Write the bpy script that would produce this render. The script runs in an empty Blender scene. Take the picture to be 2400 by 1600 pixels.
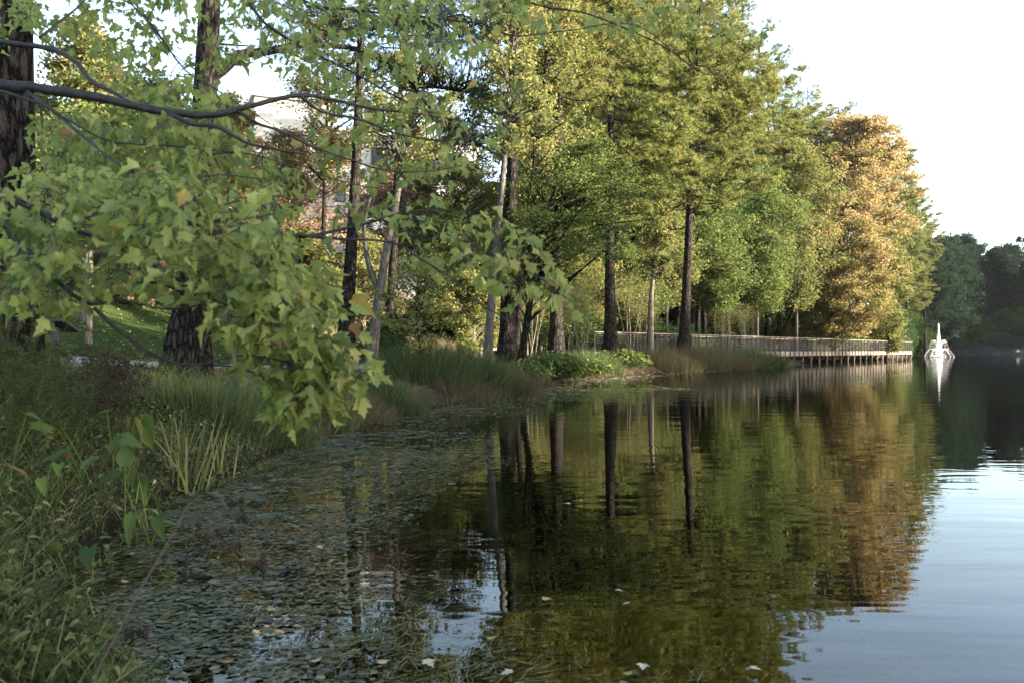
import bpy, math, random
import numpy as np
from mathutils import Vector

sc = bpy.context.scene
R = math.radians
# ------------------------------------------------------------------ camera
EYE = 1.05
FPX = 2000.0 / 2400.0            # focal length as a share of the picture's width
K = 2400.0 / 2352.0
cam = bpy.data.cameras.new("camera")
cam.sensor_width = 36.0
cam.lens = 36.0 * FPX
cam.clip_start = 0.05
cam.clip_end = 3000
cam.dof.use_dof = True
cam.dof.focus_distance = 16.0
cam.dof.aperture_fstop = 5.6
camo = bpy.data.objects.new("camera", cam)
camo.location = (0, 0, EYE)
camo.rotation_euler = (R(90.6), 0, 0)
sc.collection.objects.link(camo)
sc.camera = camo
# ------------------------------------------------------------------ sky and sun
SUN_EL, SUN_AZ = 16.0, 105.0     # azimuth clockwise from +Y
world = bpy.data.worlds.new("World")
sc.world = world
world.use_nodes = True
wn = world.node_tree
sky = wn.nodes.new("ShaderNodeTexSky")
sky.sky_type = 'NISHITA'
sky.sun_disc = False
sky.sun_elevation = R(SUN_EL)
sky.sun_rotation = R(SUN_AZ)
sky.air_density = 1.0
sky.dust_density = 1.0
sky.ozone_density = 1.0
hs_ = wn.nodes.new("ShaderNodeHueSaturation")
hs_.inputs["Saturation"].default_value = 0.85
wn.links.new(sky.outputs[0], hs_.inputs["Color"])
wn.links.new(hs_.outputs[0], wn.nodes["Background"].inputs[0])
wn.nodes["Background"].inputs[1].default_value = 0.10
sun = bpy.data.lights.new("sun", 'SUN')
sun.energy = 5.0
sun.angle = R(0.53)
sun.color = (1.0, 0.89, 0.73)
suno = bpy.data.objects.new("sun", sun)
tosun = Vector((math.sin(R(SUN_AZ)) * math.cos(R(SUN_EL)), math.cos(R(SUN_AZ)) * math.cos(R(SUN_EL)), math.sin(R(SUN_EL))))
suno.rotation_euler = tosun.to_track_quat('Z', 'Y').to_euler()
sc.collection.objects.link(suno)
sc.view_settings.view_transform = 'Standard'
sc.view_settings.look = 'None'
sc.view_settings.exposure = 2.95
sc.view_settings.gamma = 1
sc.view_settings.use_curve_mapping = False
sc.cycles.max_bounces = 8
sc.cycles.transparent_max_bounces = 24
sc.cycles.diffuse_bounces = 2
sc.cycles.glossy_bounces = 3
sc.cycles.use_denoising = True
sc.cycles.volume_bounces = 2
sc.cycles.caustics_reflective = False
sc.cycles.caustics_refractive = False

# ------------------------------------------------------------------ helpers
def D(x, y, d):
    """picture place (2352 wide) at depth d -> world"""
    return np.array([(x * K - 1200) / 2000 * d, d, EYE + (821 - y * K) / 2000 * d])

def norm(v):
    return v / np.maximum(np.linalg.norm(v, axis=-1, keepdims=True), 1e-9)

def tag(o, label=None, cat=None, group=None, kind=None):
    if label: o["label"] = label
    if cat: o["category"] = cat
    if group: o["group"] = group
    if kind: o["kind"] = kind
    return o

def empty(name, loc=(0, 0, 0)):
    o = bpy.data.objects.new(name, None)
    o.empty_display_size = .2
    o.location = loc
    sc.collection.objects.link(o)
    return o

class MB:
    """collects arrays of vertices and faces for one mesh object"""
    def __init__(s):
        s.v = []; s.f = []; s.t = []; s.n = 0
    def add(s, v, f, tone=0.5):
        v = np.asarray(v, float).reshape(-1, 3)
        f = np.asarray(f, np.int64)
        if len(f) == 0: return
        s.v.append(v); s.f.append(f + s.n); s.n += len(v)
        s.t.append(np.broadcast_to(np.asarray(tone, float), (len(f),)).copy())
    def box(s, c, sz, rot=0.0, tone=.5):
        x, y, z = np.array(sz) / 2.0
        p = np.array([[a * x, b * y, cc * z] for cc in (-1, 1) for b in (-1, 1) for a in (-1, 1)])
        ca, sa = math.cos(rot), math.sin(rot)
        p = np.stack([p[:, 0] * ca - p[:, 1] * sa, p[:, 0] * sa + p[:, 1] * ca, p[:, 2]], 1) + np.array(c)
        s.add(p, [[0, 2, 3, 1], [4, 5, 7, 6], [0, 1, 5, 4], [2, 6, 7, 3], [0, 4, 6, 2], [1, 3, 7, 5]], tone)
    def bar(s, a, b, w, h, tone=.5):
        a = np.array(a, float); b = np.array(b, float)
        d = norm(b - a); up = np.array([0, 0, 1.]) if abs(d[2]) < .95 else np.array([0, 1., 0])
        r = norm(np.cross(d, up)); u = np.cross(r, d)
        q = [a + r * i * w / 2 + u * j * h / 2 for i, j in ((-1, -1), (1, -1), (1, 1), (-1, 1))] + [b + r * i * w / 2 + u * j * h / 2 for i, j in ((-1, -1), (1, -1), (1, 1), (-1, 1))]
        s.add(q, [[0, 1, 2, 3], [7, 6, 5, 4], [0, 4, 5, 1], [1, 5, 6, 2], [2, 6, 7, 3], [3, 7, 4, 0]], tone)
    def build(s, name, mat, parent=None, smooth=False, loc=None):
        me = bpy.data.meshes.new(name)
        V = np.concatenate(s.v) if s.v else np.zeros((0, 3))
        if loc is not None: V = V - np.array(loc)
        me.vertices.add(len(V)); me.vertices.foreach_set("co", V.astype(np.float32).ravel())
        tot = np.concatenate([np.full(len(f), f.shape[1]) for f in s.f])
        idx = np.concatenate([f.ravel() for f in s.f])
        me.loops.add(len(idx)); me.loops.foreach_set("vertex_index", idx.astype(np.int32))
        me.polygons.add(len(tot))
        me.polygons.foreach_set("loop_start", (np.cumsum(tot) - tot).astype(np.int32))
        me.polygons.foreach_set("loop_total", tot.astype(np.int32))
        me.polygons.foreach_set("use_smooth", np.full(len(tot), bool(smooth)))
        a = me.attributes.new("tone", 'FLOAT', 'FACE')
        a.data.foreach_set("value", np.concatenate(s.t).astype(np.float32))
        me.update(calc_edges=True)
        if mat: me.materials.append(mat)
        o = bpy.data.objects.new(name, me)
        sc.collection.objects.link(o)
        if parent is not None: o.parent = parent
        elif loc is not None: o.location = loc
        return o

def tube(pts, rad, sides=8, flare=None, rng=None):
    """one smooth tapering tube along pts, capped"""
    pts = np.asarray(pts, float); n = len(pts); rad = np.broadcast_to(np.asarray(rad, float), (n,))
    t = norm(np.gradient(pts, axis=0))
    ref = np.array([1., 0, 0]) if abs(t[0][0]) < .8 else np.array([0, 1., 0])
    V = []
    for i in range(n):
        u = norm(np.cross(t[i], ref)); w = np.cross(t[i], u)
        a = np.arange(sides) / sides * 2 * math.pi
        rr = rad[i] * np.ones(sides)
        if flare is not None and i < 3:
            rr = rr * (1 + flare * (.6 ** (i * 1.5)) * (.5 + .5 * np.cos(a * 5 + 1.3)))
        V.append(pts[i] + rr[:, None] * (np.cos(a)[:, None] * u + np.sin(a)[:, None] * w))
    V = np.concatenate(V)
    F = [[i * sides + j, i * sides + (j + 1) % sides, (i + 1) * sides + (j + 1) % sides, (i + 1) * sides + j] for i in range(n - 1) for j in range(sides)]
    V = np.concatenate([V, pts[-1:]])
    T = [[(n - 1) * sides + j, (n - 1) * sides + (j + 1) % sides, n * sides] for j in range(sides)]
    return V, np.array(F), np.array(T)

def add_tube(mb, pts, rad, sides=8, flare=None):
    V, F, T = tube(pts, rad, sides, flare)
    k = mb.n
    mb.add(V, F)
    mb.f.append(T + k); mb.t.append(np.full(len(T), .5))

def smooth_path(pts, n):
    """Catmull-Rom through pts"""
    pts = np.asarray(pts, float)
    P = np.vstack([2 * pts[0] - pts[1], pts, 2 * pts[-1] - pts[-2]])
    out = []
    m = len(pts) - 1
    for k in range(n):
        u = k / (n - 1) * m; i = min(int(u), m - 1); t = u - i
        p0, p1, p2, p3 = P[i], P[i + 1], P[i + 2], P[i + 3]
        out.append(.5 * ((2 * p1) + (-p0 + p2) * t + (2 * p0 - 5 * p1 + 4 * p2 - p3) * t * t + (-p0 + 3 * p1 - 3 * p2 + p3) * t ** 3))
    return np.array(out)

def prisms(A, B, ra, rb, sides=4):
    """many small tapered rods at once"""
    A = np.asarray(A, float); B = np.asarray(B, float); n = len(A)
    d = norm(B - A)
    ref = np.where(np.abs(d[:, 2:3]) < .9, np.array([[0, 0, 1.]]), np.array([[1., 0, 0]]))
    u = norm(np.cross(d, ref)); w = np.cross(d, u)
    a = np.arange(sides) / sides * 2 * math.pi
    off = np.cos(a)[None, :, None] * u[:, None, :] + np.sin(a)[None, :, None] * w[:, None, :]
    ra = np.broadcast_to(ra, (n,)); rb = np.broadcast_to(rb, (n,))
    V = np.concatenate([A[:, None] + off * ra[:, None, None], B[:, None] + off * rb[:, None, None]], 1)
    base = (np.arange(n) * 2 * sides)[:, None, None]
    f = np.array([[j, (j + 1) % sides, sides + (j + 1) % sides, sides + j] for j in range(sides)])
    return V.reshape(-1, 3), (base + f[None]).reshape(-1, 4)

def quads(C, a, b, la, lb):
    """diamond leaves: centres C, unit axes a, b, half lengths"""
    n = len(C)
    la = np.broadcast_to(la, (n,))[:, None]; lb = np.broadcast_to(lb, (n,))[:, None]
    V = np.stack([C - a * la, C + b * lb - a * la * .1, C + a * la, C - b * lb - a * la * .1], 1).reshape(-1, 3)
    return V, np.arange(4 * n).reshape(-1, 4)

def randdir(rng, n):
    return norm(rng.normal(size=(n, 3)))

def leaf_cloud(rng, C, size, aspect=.62, flat=.35):
    n = len(C)
    nrm = randdir(rng, n); nrm[:, 2] = np.abs(nrm[:, 2]) + flat; nrm = norm(nrm)
    a = norm(np.cross(nrm, randdir(rng, n))); b = np.cross(nrm, a)
    s = size * rng.uniform(.7, 1.25, n)
    return quads(C, a, b, s * .5, s * .5 * aspect)

def blades(rng, P, h, w, lean=.35, bend=.5, seg=3, az=None):
    """curved tapering grass blades"""
    n = len(P)
    az = rng.uniform(0, 2 * math.pi, n) if az is None else az
    h = np.broadcast_to(h, (n,)) * rng.uniform(.65, 1.15, n)
    l = np.broadcast_to(lean, (n,)) * rng.uniform(.2, 1.3, n); bend = np.broadcast_to(bend, (n,))
    dr = np.stack([np.cos(az), np.sin(az), 0 * az], 1)
    fa = rng.uniform(0, 2 * math.pi, n)
    side = np.stack([np.cos(fa), np.sin(fa), 0 * fa], 1)
    V = []
    for k in range(seg + 1):
        t = k / seg
        c = P + dr * (h * (l * t + bend * l * t * t))[:, None] + np.array([0, 0, 1.]) * (h * t * (1 - .35 * bend * l * t))[:, None]
        ww = np.broadcast_to(w, (n,)) * .5 * (1 - t) ** .6 if k < seg else np.zeros(n)
        V.append(c - side * ww[:, None]); V.append(c + side * ww[:, None])
    V = np.stack(V, 1)
    m = 2 * (seg + 1)
    f = np.array([[2 * k, 2 * k + 1, 2 * k + 3, 2 * k + 2] for k in range(seg)])
    return V.reshape(-1, 3), ((np.arange(n) * m)[:, None, None] + f[None]).reshape(-1, 4), seg

# ------------------------------------------------------------------ materials
def newmat(name):
    m = bpy.data.materials.new(name); m.use_nodes = True
    nt = m.node_tree; nt.nodes.clear()
    out = nt.nodes.new("ShaderNodeOutputMaterial")
    return m, nt, out

def N(nt, typ, **kw):
    n = nt.nodes.new(typ)
    for k, v in kw.items(): setattr(n, k, v)
    return n

def ramp(nt, cols, src, pos=None):
    r = nt.nodes.new("ShaderNodeValToRGB")
    el = r.color_ramp.elements
    n = len(cols)
    while len(el) < n: el.new(.5)
    for i, c in enumerate(cols):
        el[i].position = pos[i] if pos else i / (n - 1)
        el[i].color = (*c, 1)
    nt.links.new(src, r.inputs[0])
    return r

def foliage(name, cols, trans=.4, gloss=.0, rough=.4, huevar=.0):
    m, nt, out = newmat(name)
    at = N(nt, "ShaderNodeAttribute", attribute_name="tone")
    r = ramp(nt, cols, at.outputs["Fac"])
    col = r.outputs[0]
    if huevar:
        oi = N(nt, "ShaderNodeObjectInfo")
        mr = N(nt, "ShaderNodeMapRange"); mr.inputs[3].default_value = .5 - huevar; mr.inputs[4].default_value = .5 + huevar
        hs = N(nt, "ShaderNodeHueSaturation")
        nt.links.new(oi.outputs["Random"], mr.inputs[0]); nt.links.new(mr.outputs[0], hs.inputs["Hue"])
        nt.links.new(col, hs.inputs["Color"]); col = hs.outputs[0]
    df = N(nt, "ShaderNodeBsdfDiffuse"); tr = N(nt, "ShaderNodeBsdfTranslucent"); mx = N(nt, "ShaderNodeMixShader")
    mx.inputs[0].default_value = trans
    nt.links.new(col, df.inputs[0]); nt.links.new(col, tr.inputs[0])
    nt.links.new(df.outputs[0], mx.inputs[1]); nt.links.new(tr.outputs[0], mx.inputs[2])
    last = mx
    if gloss:
        gl = N(nt, "ShaderNodeBsdfGlossy"); gl.inputs["Roughness"].default_value = rough
        gl.inputs["Color"].default_value = (.9, .95, 1, 1)
        m2 = N(nt, "ShaderNodeMixShader"); m2.inputs[0].default_value = gloss
        nt.links.new(mx.outputs[0], m2.inputs[1]); nt.links.new(gl.outputs[0], m2.inputs[2]); last = m2
    nt.links.new(last.outputs[0], out.inputs[0])
    return m

def simple(name, col, rough=.7, spec=.3, noise=0, scale=20, bump=0, metal=0):
    m, nt, out = newmat(name)
    p = N(nt, "ShaderNodeBsdfPrincipled")
    p.inputs["Roughness"].default_value = rough; p.inputs["Specular IOR Level"].default_value = spec
    p.inputs["Metallic"].default_value = metal
    p.inputs["Base Color"].default_value = (*col, 1)
    if noise or bump:
        tc = N(nt, "ShaderNodeTexCoord"); no = N(nt, "ShaderNodeTexNoise"); no.inputs["Scale"].default_value = scale; no.inputs["Detail"].default_value = 6
        nt.links.new(tc.outputs["Object"], no.inputs["Vector"])
        if noise:
            c1 = tuple(c * (1 - noise) for c in col); c2 = tuple(min(1, c * (1 + noise)) for c in col)
            r = ramp(nt, [c1, c2], no.outputs["Fac"], [.3, .7]); nt.links.new(r.outputs[0], p.inputs["Base Color"])
        if bump:
            b = N(nt, "ShaderNodeBump"); b.inputs["Strength"].default_value = bump; b.inputs["Distance"].default_value = .02
            nt.links.new(no.outputs["Fac"], b.inputs["Height"]); nt.links.new(b.outputs[0], p.inputs["Normal"])
    nt.links.new(p.outputs[0], out.inputs[0])
    return m

def bark(name, dark, light, sx=14, sz=3.4, bump=1.0, dist=.03):
    m, nt, out = newmat(name)
    p = N(nt, "ShaderNodeBsdfDiffuse")
    tc = N(nt, "ShaderNodeTexCoord"); mp = N(nt, "ShaderNodeMapping")
    mp.inputs["Scale"].default_value = (sx, sx, sz)
    nz = N(nt, "ShaderNodeTexNoise"); nz.inputs["Scale"].default_value = 3; nz.inputs["Detail"].default_value = 5
    add = N(nt, "ShaderNodeVectorMath", operation='MULTIPLY_ADD')
    add.inputs[1].default_value = (1.1, 1.1, .8)
    vo = N(nt, "ShaderNodeTexVoronoi", feature='DISTANCE_TO_EDGE'); vo.inputs["Scale"].default_value = 1.0
    n2 = N(nt, "ShaderNodeTexNoise"); n2.inputs["Scale"].default_value = 9; n2.inputs["Detail"].default_value = 6
    nt.links.new(tc.outputs["Object"], mp.inputs[0]); nt.links.new(mp.outputs[0], nz.inputs["Vector"])
    nt.links.new(nz.outputs["Color"], add.inputs[0]); nt.links.new(mp.outputs[0], add.inputs[2])
    nt.links.new(add.outputs[0], vo.inputs["Vector"]); nt.links.new(mp.outputs[0], n2.inputs["Vector"])
    r = ramp(nt, [dark, light], vo.outputs[0], [.02, .28])
    r2 = ramp(nt, [(.55, .52, .5), (1.25, 1.2, 1.15)], n2.outputs["Fac"], [.3, .7])
    mul = N(nt, "ShaderNodeMix", data_type='RGBA', blend_type='MULTIPLY'); mul.inputs[0].default_value = 1
    nt.links.new(r.outputs[0], mul.inputs[6]); nt.links.new(r2.outputs[0], mul.inputs[7])
    nt.links.new(mul.outputs[2], p.inputs["Color"])
    ad = N(nt, "ShaderNodeMath", operation='MULTIPLY_ADD'); ad.inputs[1].default_value = .35
    cl = N(nt, "ShaderNodeMath", operation='MINIMUM'); cl.inputs[1].default_value = .25
    nt.links.new(vo.outputs[0], cl.inputs[0]); nt.links.new(n2.outputs["Fac"], ad.inputs[0]); nt.links.new(cl.outputs[0], ad.inputs[2])
    b = N(nt, "ShaderNodeBump"); b.inputs["Strength"].default_value = bump; b.inputs["Distance"].default_value = dist * 3
    nt.links.new(ad.outputs[0], b.inputs["Height"]); nt.links.new(b.outputs[0], p.inputs["Normal"])
    nt.links.new(p.outputs[0], out.inputs[0])
    return m

M = {}
M['pine_bark'] = bark('pine_bark', (.008, .0075, .0075), (.062, .055, .050))
M['dark_bark'] = bark('dark_bark', (.012, .011, .010), (.05, .044, .039), 14, 4)
M['grey_bark'] = bark('grey_bark', (.06, .057, .052), (.15, .143, .13), 20, 3, .5, .01)
M['pale_bark'] = bark('pale_bark', (.10, .088, .07), (.24, .21, .17), 16, 3, .6, .01)
M['twig'] = simple('maple_twig', (.022, .021, .02), .6, .3, .5, 30, .5)
M['maple'] = foliage('maple_leaf', [(.085, .115, .03), (.18, .235, .06), (.275, .325, .085), (.37, .40, .12), (.42, .33, .09), (.24, .13, .055)], .6, .018, .4)
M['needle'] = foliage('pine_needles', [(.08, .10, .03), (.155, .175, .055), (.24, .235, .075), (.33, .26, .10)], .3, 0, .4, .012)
M['needle_dark'] = foliage('pine_needles_shaded', [(.022, .045, .028), (.035, .065, .04), (.055, .08, .045)], .3, 0, .4, .01)  # same needles, colour darkened to stand for shaded, backlit boughs
M['leaf_yellow'] = foliage('yellow_green_leaf', [(.09, .11, .035), (.155, .17, .055), (.235, .225, .08), (.30, .225, .10)], .45)
M['leaf_green'] = foliage('green_leaf', [(.05, .08, .025), (.095, .13, .04), (.165, .19, .055), (.24, .225, .07)], .4)
M['leaf_dark'] = foliage('dark_green_leaf', [(.03, .06, .02), (.05, .085, .028), (.08, .11, .035)], .35)
M['leaf_orange'] = foliage('orange_leaf', [(.14, .14, .05), (.26, .22, .08), (.37, .27, .13), (.43, .30, .19)], .45)
M['leaf_pink'] = foliage('pink_leaf', [(.14, .105, .06), (.22, .155, .10), (.31, .20, .14), (.27, .22, .10)], .45)
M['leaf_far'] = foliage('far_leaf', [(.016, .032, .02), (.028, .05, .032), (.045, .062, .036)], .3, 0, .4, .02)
M['rush'] = foliage('rush_blade', [(.02, .035, .014), (.06, .088, .03), (.13, .145, .05), (.26, .22, .11)], .22, .008, .4)
M['brown_grass'] = foliage('brown_grass', [(.05, .042, .026), (.11, .09, .05), (.18, .145, .08), (.08, .095, .035)], .3)
M['weed'] = foliage('weed_leaf', [(.012, .020, .008), (.045, .065, .022), (.11, .135, .045), (.21, .21, .08), (.34, .28, .16)], .25, .008, .4)
M['broad'] = foliage('broad_leaf', [(.03, .055, .016), (.06, .10, .026), (.11, .15, .035), (.22, .20, .05), (.17, .11, .04)], .35, .01, .4)
M['tan'] = foliage('tan_grass', [(.25, .19, .11), (.34, .26, .15), (.42, .33, .2)], .3)
M['lawn'] = foliage('lawn_blade', [(.022, .042, .015), (.042, .066, .02), (.075, .092, .03)], .3)
M['straw'] = foliage('pine_straw', [(.10, .055, .03), (.17, .095, .055), (.24, .15, .09)], .1)
M['dead'] = foliage('dead_stem', [(.03, .025, .02), (.085, .065, .05), (.15, .12, .09)], .1)
M['pad'] = foliage('floating_pad', [(.02, .026, .016), (.045, .055, .028), (.085, .09, .045), (.16, .14, .065), (.24, .16, .07)], .1, .08, .35)
M['concrete'] = simple('concrete', (.22, .215, .21), .9, .2, .15, 8, .2)
M['metal'] = simple('galvanised_metal', (.05, .044, .038), .6, .4, .15, 30, 0, .2)
M['black_metal'] = simple('dark_metal', (.018, .018, .02), .5, .4)
M['slat'] = simple('slat_metal', (.055, .048, .04), .6, .4, .15, 30, 0, .2)
M['rail_wood'] = simple('weathered_wood', (.21, .165, .12), .7, .3, .25, 12, .3)
M['deck_wood'] = simple('deck_wood', (.22, .19, .16), .8, .2, .3, 14, .3)
M['bench_wood'] = simple('bench_wood', (.14, .075, .045), .6, .3, .3, 15, .2)
M['stone'] = simple('pale_stone', (.52, .49, .43), .8, .2, .12, 5, .1)
M['glass'] = simple('window_glass', (.03, .035, .04), .08, .6)
M['rock'] = simple('shore_rock', (.2, .18, .16), .85, .2, .4, 4, .6)

# ------------------------------------------------------------------ lake outline, ground
LAKE = np.array([(3.5, -4), (2.2, .6), (.4, 1.2), (-.7, 1.9), (-1.35, 2.8), (-1.85, 3.5), (-2.15, 4.2), (-2.45, 6), (-2.3, 7.4), (-2.35, 9.1), (-2.1, 12.8), (-1.1, 16.5), (-.4, 18.6),
                 (1.0, 25), (2.7, 31), (6.1, 38), (11, 46), (16.5, 56), (21.5, 64.5), (27, 77), (37, 91), (50, 109), (60, 129), (70, 149), (80, 165), (95, 173), (112, 168), (118, 150), (150, 128),
                 (150, 105), (120, 85), (85, 62), (50, 32), (30, 12), (22, -4), (20, -20), (8, -20)], float)

def lake_s(x, y):
    """distance to the lake's edge; positive on land"""
    x = np.asarray(x, float); y = np.asarray(y, float)
    sh = x.shape; x = x.ravel(); y = y.ravel()
    best = np.full(x.shape, 1e9); inside = np.zeros(x.shape, bool)
    A = LAKE; B = np.roll(LAKE, -1, 0)
    for (ax, ay), (bx, by) in zip(A, B):
        dx, dy = bx - ax, by - ay
        t = np.clip(((x - ax) * dx + (y - ay) * dy) / (dx * dx + dy * dy), 0, 1)
        best = np.minimum(best, np.hypot(x - ax - t * dx, y - ay - t * dy))
        c = ((ay > y) != (by > y))
        with np.errstate(divide='ignore', invalid='ignore'):
            xi = (bx - ax) * (y - ay) / (by - ay) + ax
        inside ^= c & (x < xi)
    return np.where(inside, -best, best).reshape(sh)

def wob(x, y):
    return np.sin(x * 1.7 + y * .6) * np.cos(y * 1.3 - x * .4) + .5 * np.sin(x * 4.1 + 1) * np.sin(y * 3.7)

def ground_z(x, y):
    x = np.asarray(x, float); y = np.asarray(y, float)
    s = lake_s(x, y)
    land = .05 + .5 * (1 - np.exp(-np.maximum(s, 0) / 1.1)) + .025 * np.minimum(np.maximum(s, 0), 8)
    thr = np.where(y < 60, 6.5 + np.clip((x + 8) * .35, 0, 4), 9.0)
    up = np.maximum(s - thr, 0)
    slope = .27 + np.clip((y - 25) * .002, 0, .05)
    hill = up * up / (up + 3.0) * slope
    side = np.clip((70 - x) / 20, 0, 1) * np.clip((y + 5) / 15, 0, 1)
    hill = np.minimum(hill, 11 + 0 * x) * side
    z = land + hill
    z = z + .03 * wob(x, y) * np.clip(s, 0, 1)
    water = np.maximum(-.9, .22 * s) - .02
    return np.where(s > 0, z, water)

def gz(x, y):
    return float(ground_z(np.array([x]), np.array([y]))[0])

def axis(a, segs):
    out = [a]
    for b, st in segs:
        n = max(1, int(round((b - a) / st))); out += list(a + (b - a) * (np.arange(n) + 1) / n); a = b
    return np.array(out)

gx = axis(-700, [(-200, 60), (-60, 8), (-14, 1), (5, .22), (30, .8), (80, 2), (200, 8), (700, 60)])
gy = axis(-300, [(-40, 40), (-4, 3), (14, .22), (40, .5), (80, 1), (200, 4), (900, 60)])
GX, GY = np.meshgrid(gx, gy)
GZ = ground_z(GX, GY)
S_ = lake_s(GX, GY)
far = np.clip((np.hypot(GX, GY - 100) - 200) / 300, 0, 1)
GZ = GZ * (1 - far)
GV = np.stack([GX, GY, GZ], 2).reshape(-1, 3)
nx, ny = len(gx), len(gy)
ii = (np.arange(ny - 1)[:, None] * nx + np.arange(nx - 1)[None, :]).ravel()
GF = np.stack([ii, ii + 1, ii + nx + 1, ii + nx], 1)

PATH = np.array([(-30, 9.5), (-14, 14.2), (-8.5, 17.2), (-5.0, 19.2), (-2.9, 22.5), (-1.4, 28), (.2, 34), (2.2, 41), (4.2, 46.4), (5.2, 47.8)], float)
PATHS = smooth_path(np.c_[PATH, PATH[:, 0] * 0], 90)[:, :2]

def lawn_mask(x, y):
    s = lake_s(x, y)
    m1 = (x < -4.5) & (y < 42) & (s > 5.5) & (y > 10)
    m2 = (x >= -8) & (x < 8) & (y > 24) & (y < 44) & (s > 2.2) & (s < 9)
    pd = np.full(np.shape(x), 1e9)
    for i in range(0, len(PATHS), 3):
        pd = np.minimum(pd, np.hypot(x - PATHS[i, 0], y - PATHS[i, 1]))
    inl = (y > np.interp(x, PATH[:, 0], PATH[:, 1]))
    return ((m1 & inl) | m2).astype(float)

LM = lawn_mask(GX, GY)
m, nt, out = newmat('ground_cover')
geo = N(nt, "ShaderNodeNewGeometry")
att = N(nt, "ShaderNodeAttribute", attribute_name="lawn")
no = N(nt, "ShaderNodeTexNoise"); no.inputs["Scale"].default_value = 3.5; no.inputs["Detail"].default_value = 8; no.inputs["Roughness"].default_value = .7
nf = N(nt, "ShaderNodeTexNoise"); nf.inputs["Scale"].default_value = 40; nf.inputs["Detail"].default_value = 5
nt.links.new(geo.outputs["Position"], no.inputs["Vector"]); nt.links.new(geo.outputs["Position"], nf.inputs["Vector"])
mul_ = ramp(nt, [(.025, .02, .015), (.07, .052, .036), (.13, .098, .065)], nf.outputs["Fac"], [.3, .5, .7])
grs_ = ramp(nt, [(.018, .034, .012), (.036, .058, .018), (.065, .082, .03)], nf.outputs["Fac"], [.3, .5, .72])
mxa = N(nt, "ShaderNodeMix", data_type='RGBA')
ml = N(nt, "ShaderNodeMath", operation='ADD'); mm = N(nt, "ShaderNodeMath", operation='MULTIPLY_ADD'); mm.inputs[1].default_value = 1.2; mm.inputs[2].default_value = -.6
nt.links.new(no.outputs["Fac"], mm.inputs[0]); nt.links.new(att.outputs["Fac"], ml.inputs[0]); nt.links.new(mm.outputs[0], ml.inputs[1])
cr = N(nt, "ShaderNodeMapRange"); cr.inputs[1].default_value = .42; cr.inputs[2].default_value = .58
nt.links.new(ml.outputs[0], cr.inputs[0]); nt.links.new(cr.outputs[0], mxa.inputs[0])
nt.links.new(mul_.outputs[0], mxa.inputs[6]); nt.links.new(grs_.outputs[0], mxa.inputs[7])
sep = N(nt, "ShaderNodeSeparateXYZ"); nt.links.new(geo.outputs["Position"], sep.inputs[0])
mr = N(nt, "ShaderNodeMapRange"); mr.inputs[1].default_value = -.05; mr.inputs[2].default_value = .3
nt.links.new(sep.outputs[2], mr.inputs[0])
mxb = N(nt, "ShaderNodeMix", data_type='RGBA'); mxb.inputs[6].default_value = (.006, .007, .006, 1)  # low ground blackened, standing in for light the water would absorb
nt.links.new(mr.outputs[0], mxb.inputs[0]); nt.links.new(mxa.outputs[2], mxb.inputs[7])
df = N(nt, "ShaderNodeBsdfDiffuse"); nt.links.new(mxb.outputs[2], df.inputs[0])
bp = N(nt, "ShaderNodeBump"); bp.inputs["Strength"].default_value = .7; bp.inputs["Distance"].default_value = .04
nt.links.new(nf.outputs["Fac"], bp.inputs["Height"]); nt.links.new(bp.outputs[0], df.inputs["Normal"])
nt.links.new(df.outputs[0], out.inputs[0])
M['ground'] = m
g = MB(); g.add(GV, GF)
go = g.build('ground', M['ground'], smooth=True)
la = go.data.attributes.new("lawn", 'FLOAT', 'POINT'); la.data.foreach_set("value", LM.ravel().astype(np.float32))
tag(go, kind='structure')

# water
m, nt, out = newmat('lake_water')
geo = N(nt, "ShaderNodeNewGeometry")
mp1 = N(nt, "ShaderNodeMapping"); mp1.inputs["Scale"].default_value = (.9, 2.4, 1); mp1.inputs["Rotation"].default_value = (0, 0, R(12))
n1 = N(nt, "ShaderNodeTexNoise"); n1.inputs["Scale"].default_value = 1.9; n1.inputs["Detail"].default_value = 2.0; n1.inputs["Roughness"].default_value = .4
mp2 = N(nt, "ShaderNodeMapping"); mp2.inputs["Scale"].default_value = (.12, .75, 1); mp2.inputs["Rotation"].default_value = (0, 0, R(-8))
n2 = N(nt, "ShaderNodeTexNoise"); n2.inputs["Scale"].default_value = 2.2; n2.inputs["Detail"].default_value = 3.0; n2.inputs["Distortion"].default_value = .3
for mp_, n_ in ((mp1, n1), (mp2, n2)):
    nt.links.new(geo.outputs["Position"], mp_.inputs[0]); nt.links.new(mp_.outputs[0], n_.inputs["Vector"])
b1 = N(nt, "ShaderNodeBump"); b1.inputs["Strength"].default_value = 1; b1.inputs["Distance"].default_value = .0018
b2 = N(nt, "ShaderNodeBump"); b2.inputs["Strength"].default_value = 1; b2.inputs["Distance"].default_value = .0062
nt.links.new(n1.outputs["Fac"], b1.inputs["Height"]); nt.links.new(n2.outputs["Fac"], b2.inputs["Height"]); nt.links.new(b1.outputs[0], b2.inputs["Normal"])
fr = N(nt, "ShaderNodeFresnel"); fr.inputs[0].default_value = 1.42
gl = N(nt, "ShaderNodeBsdfGlossy"); gl.inputs["Roughness"].default_value = 0.0
tr = N(nt, "ShaderNodeBsdfTransparent"); tr.inputs[0].default_value = (.6, .62, .42, 1)
mx = N(nt, "ShaderNodeMixShader")
nt.links.new(b2.outputs[0], gl.inputs["Normal"]); nt.links.new(b2.outputs[0], fr.inputs["Normal"])
nt.links.new(fr.outputs[0], mx.inputs[0]); nt.links.new(tr.outputs[0], mx.inputs[1]); nt.links.new(gl.outputs[0], mx.inputs[2])
nt.links.new(mx.outputs[0], out.inputs[0])
M['water'] = m
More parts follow.
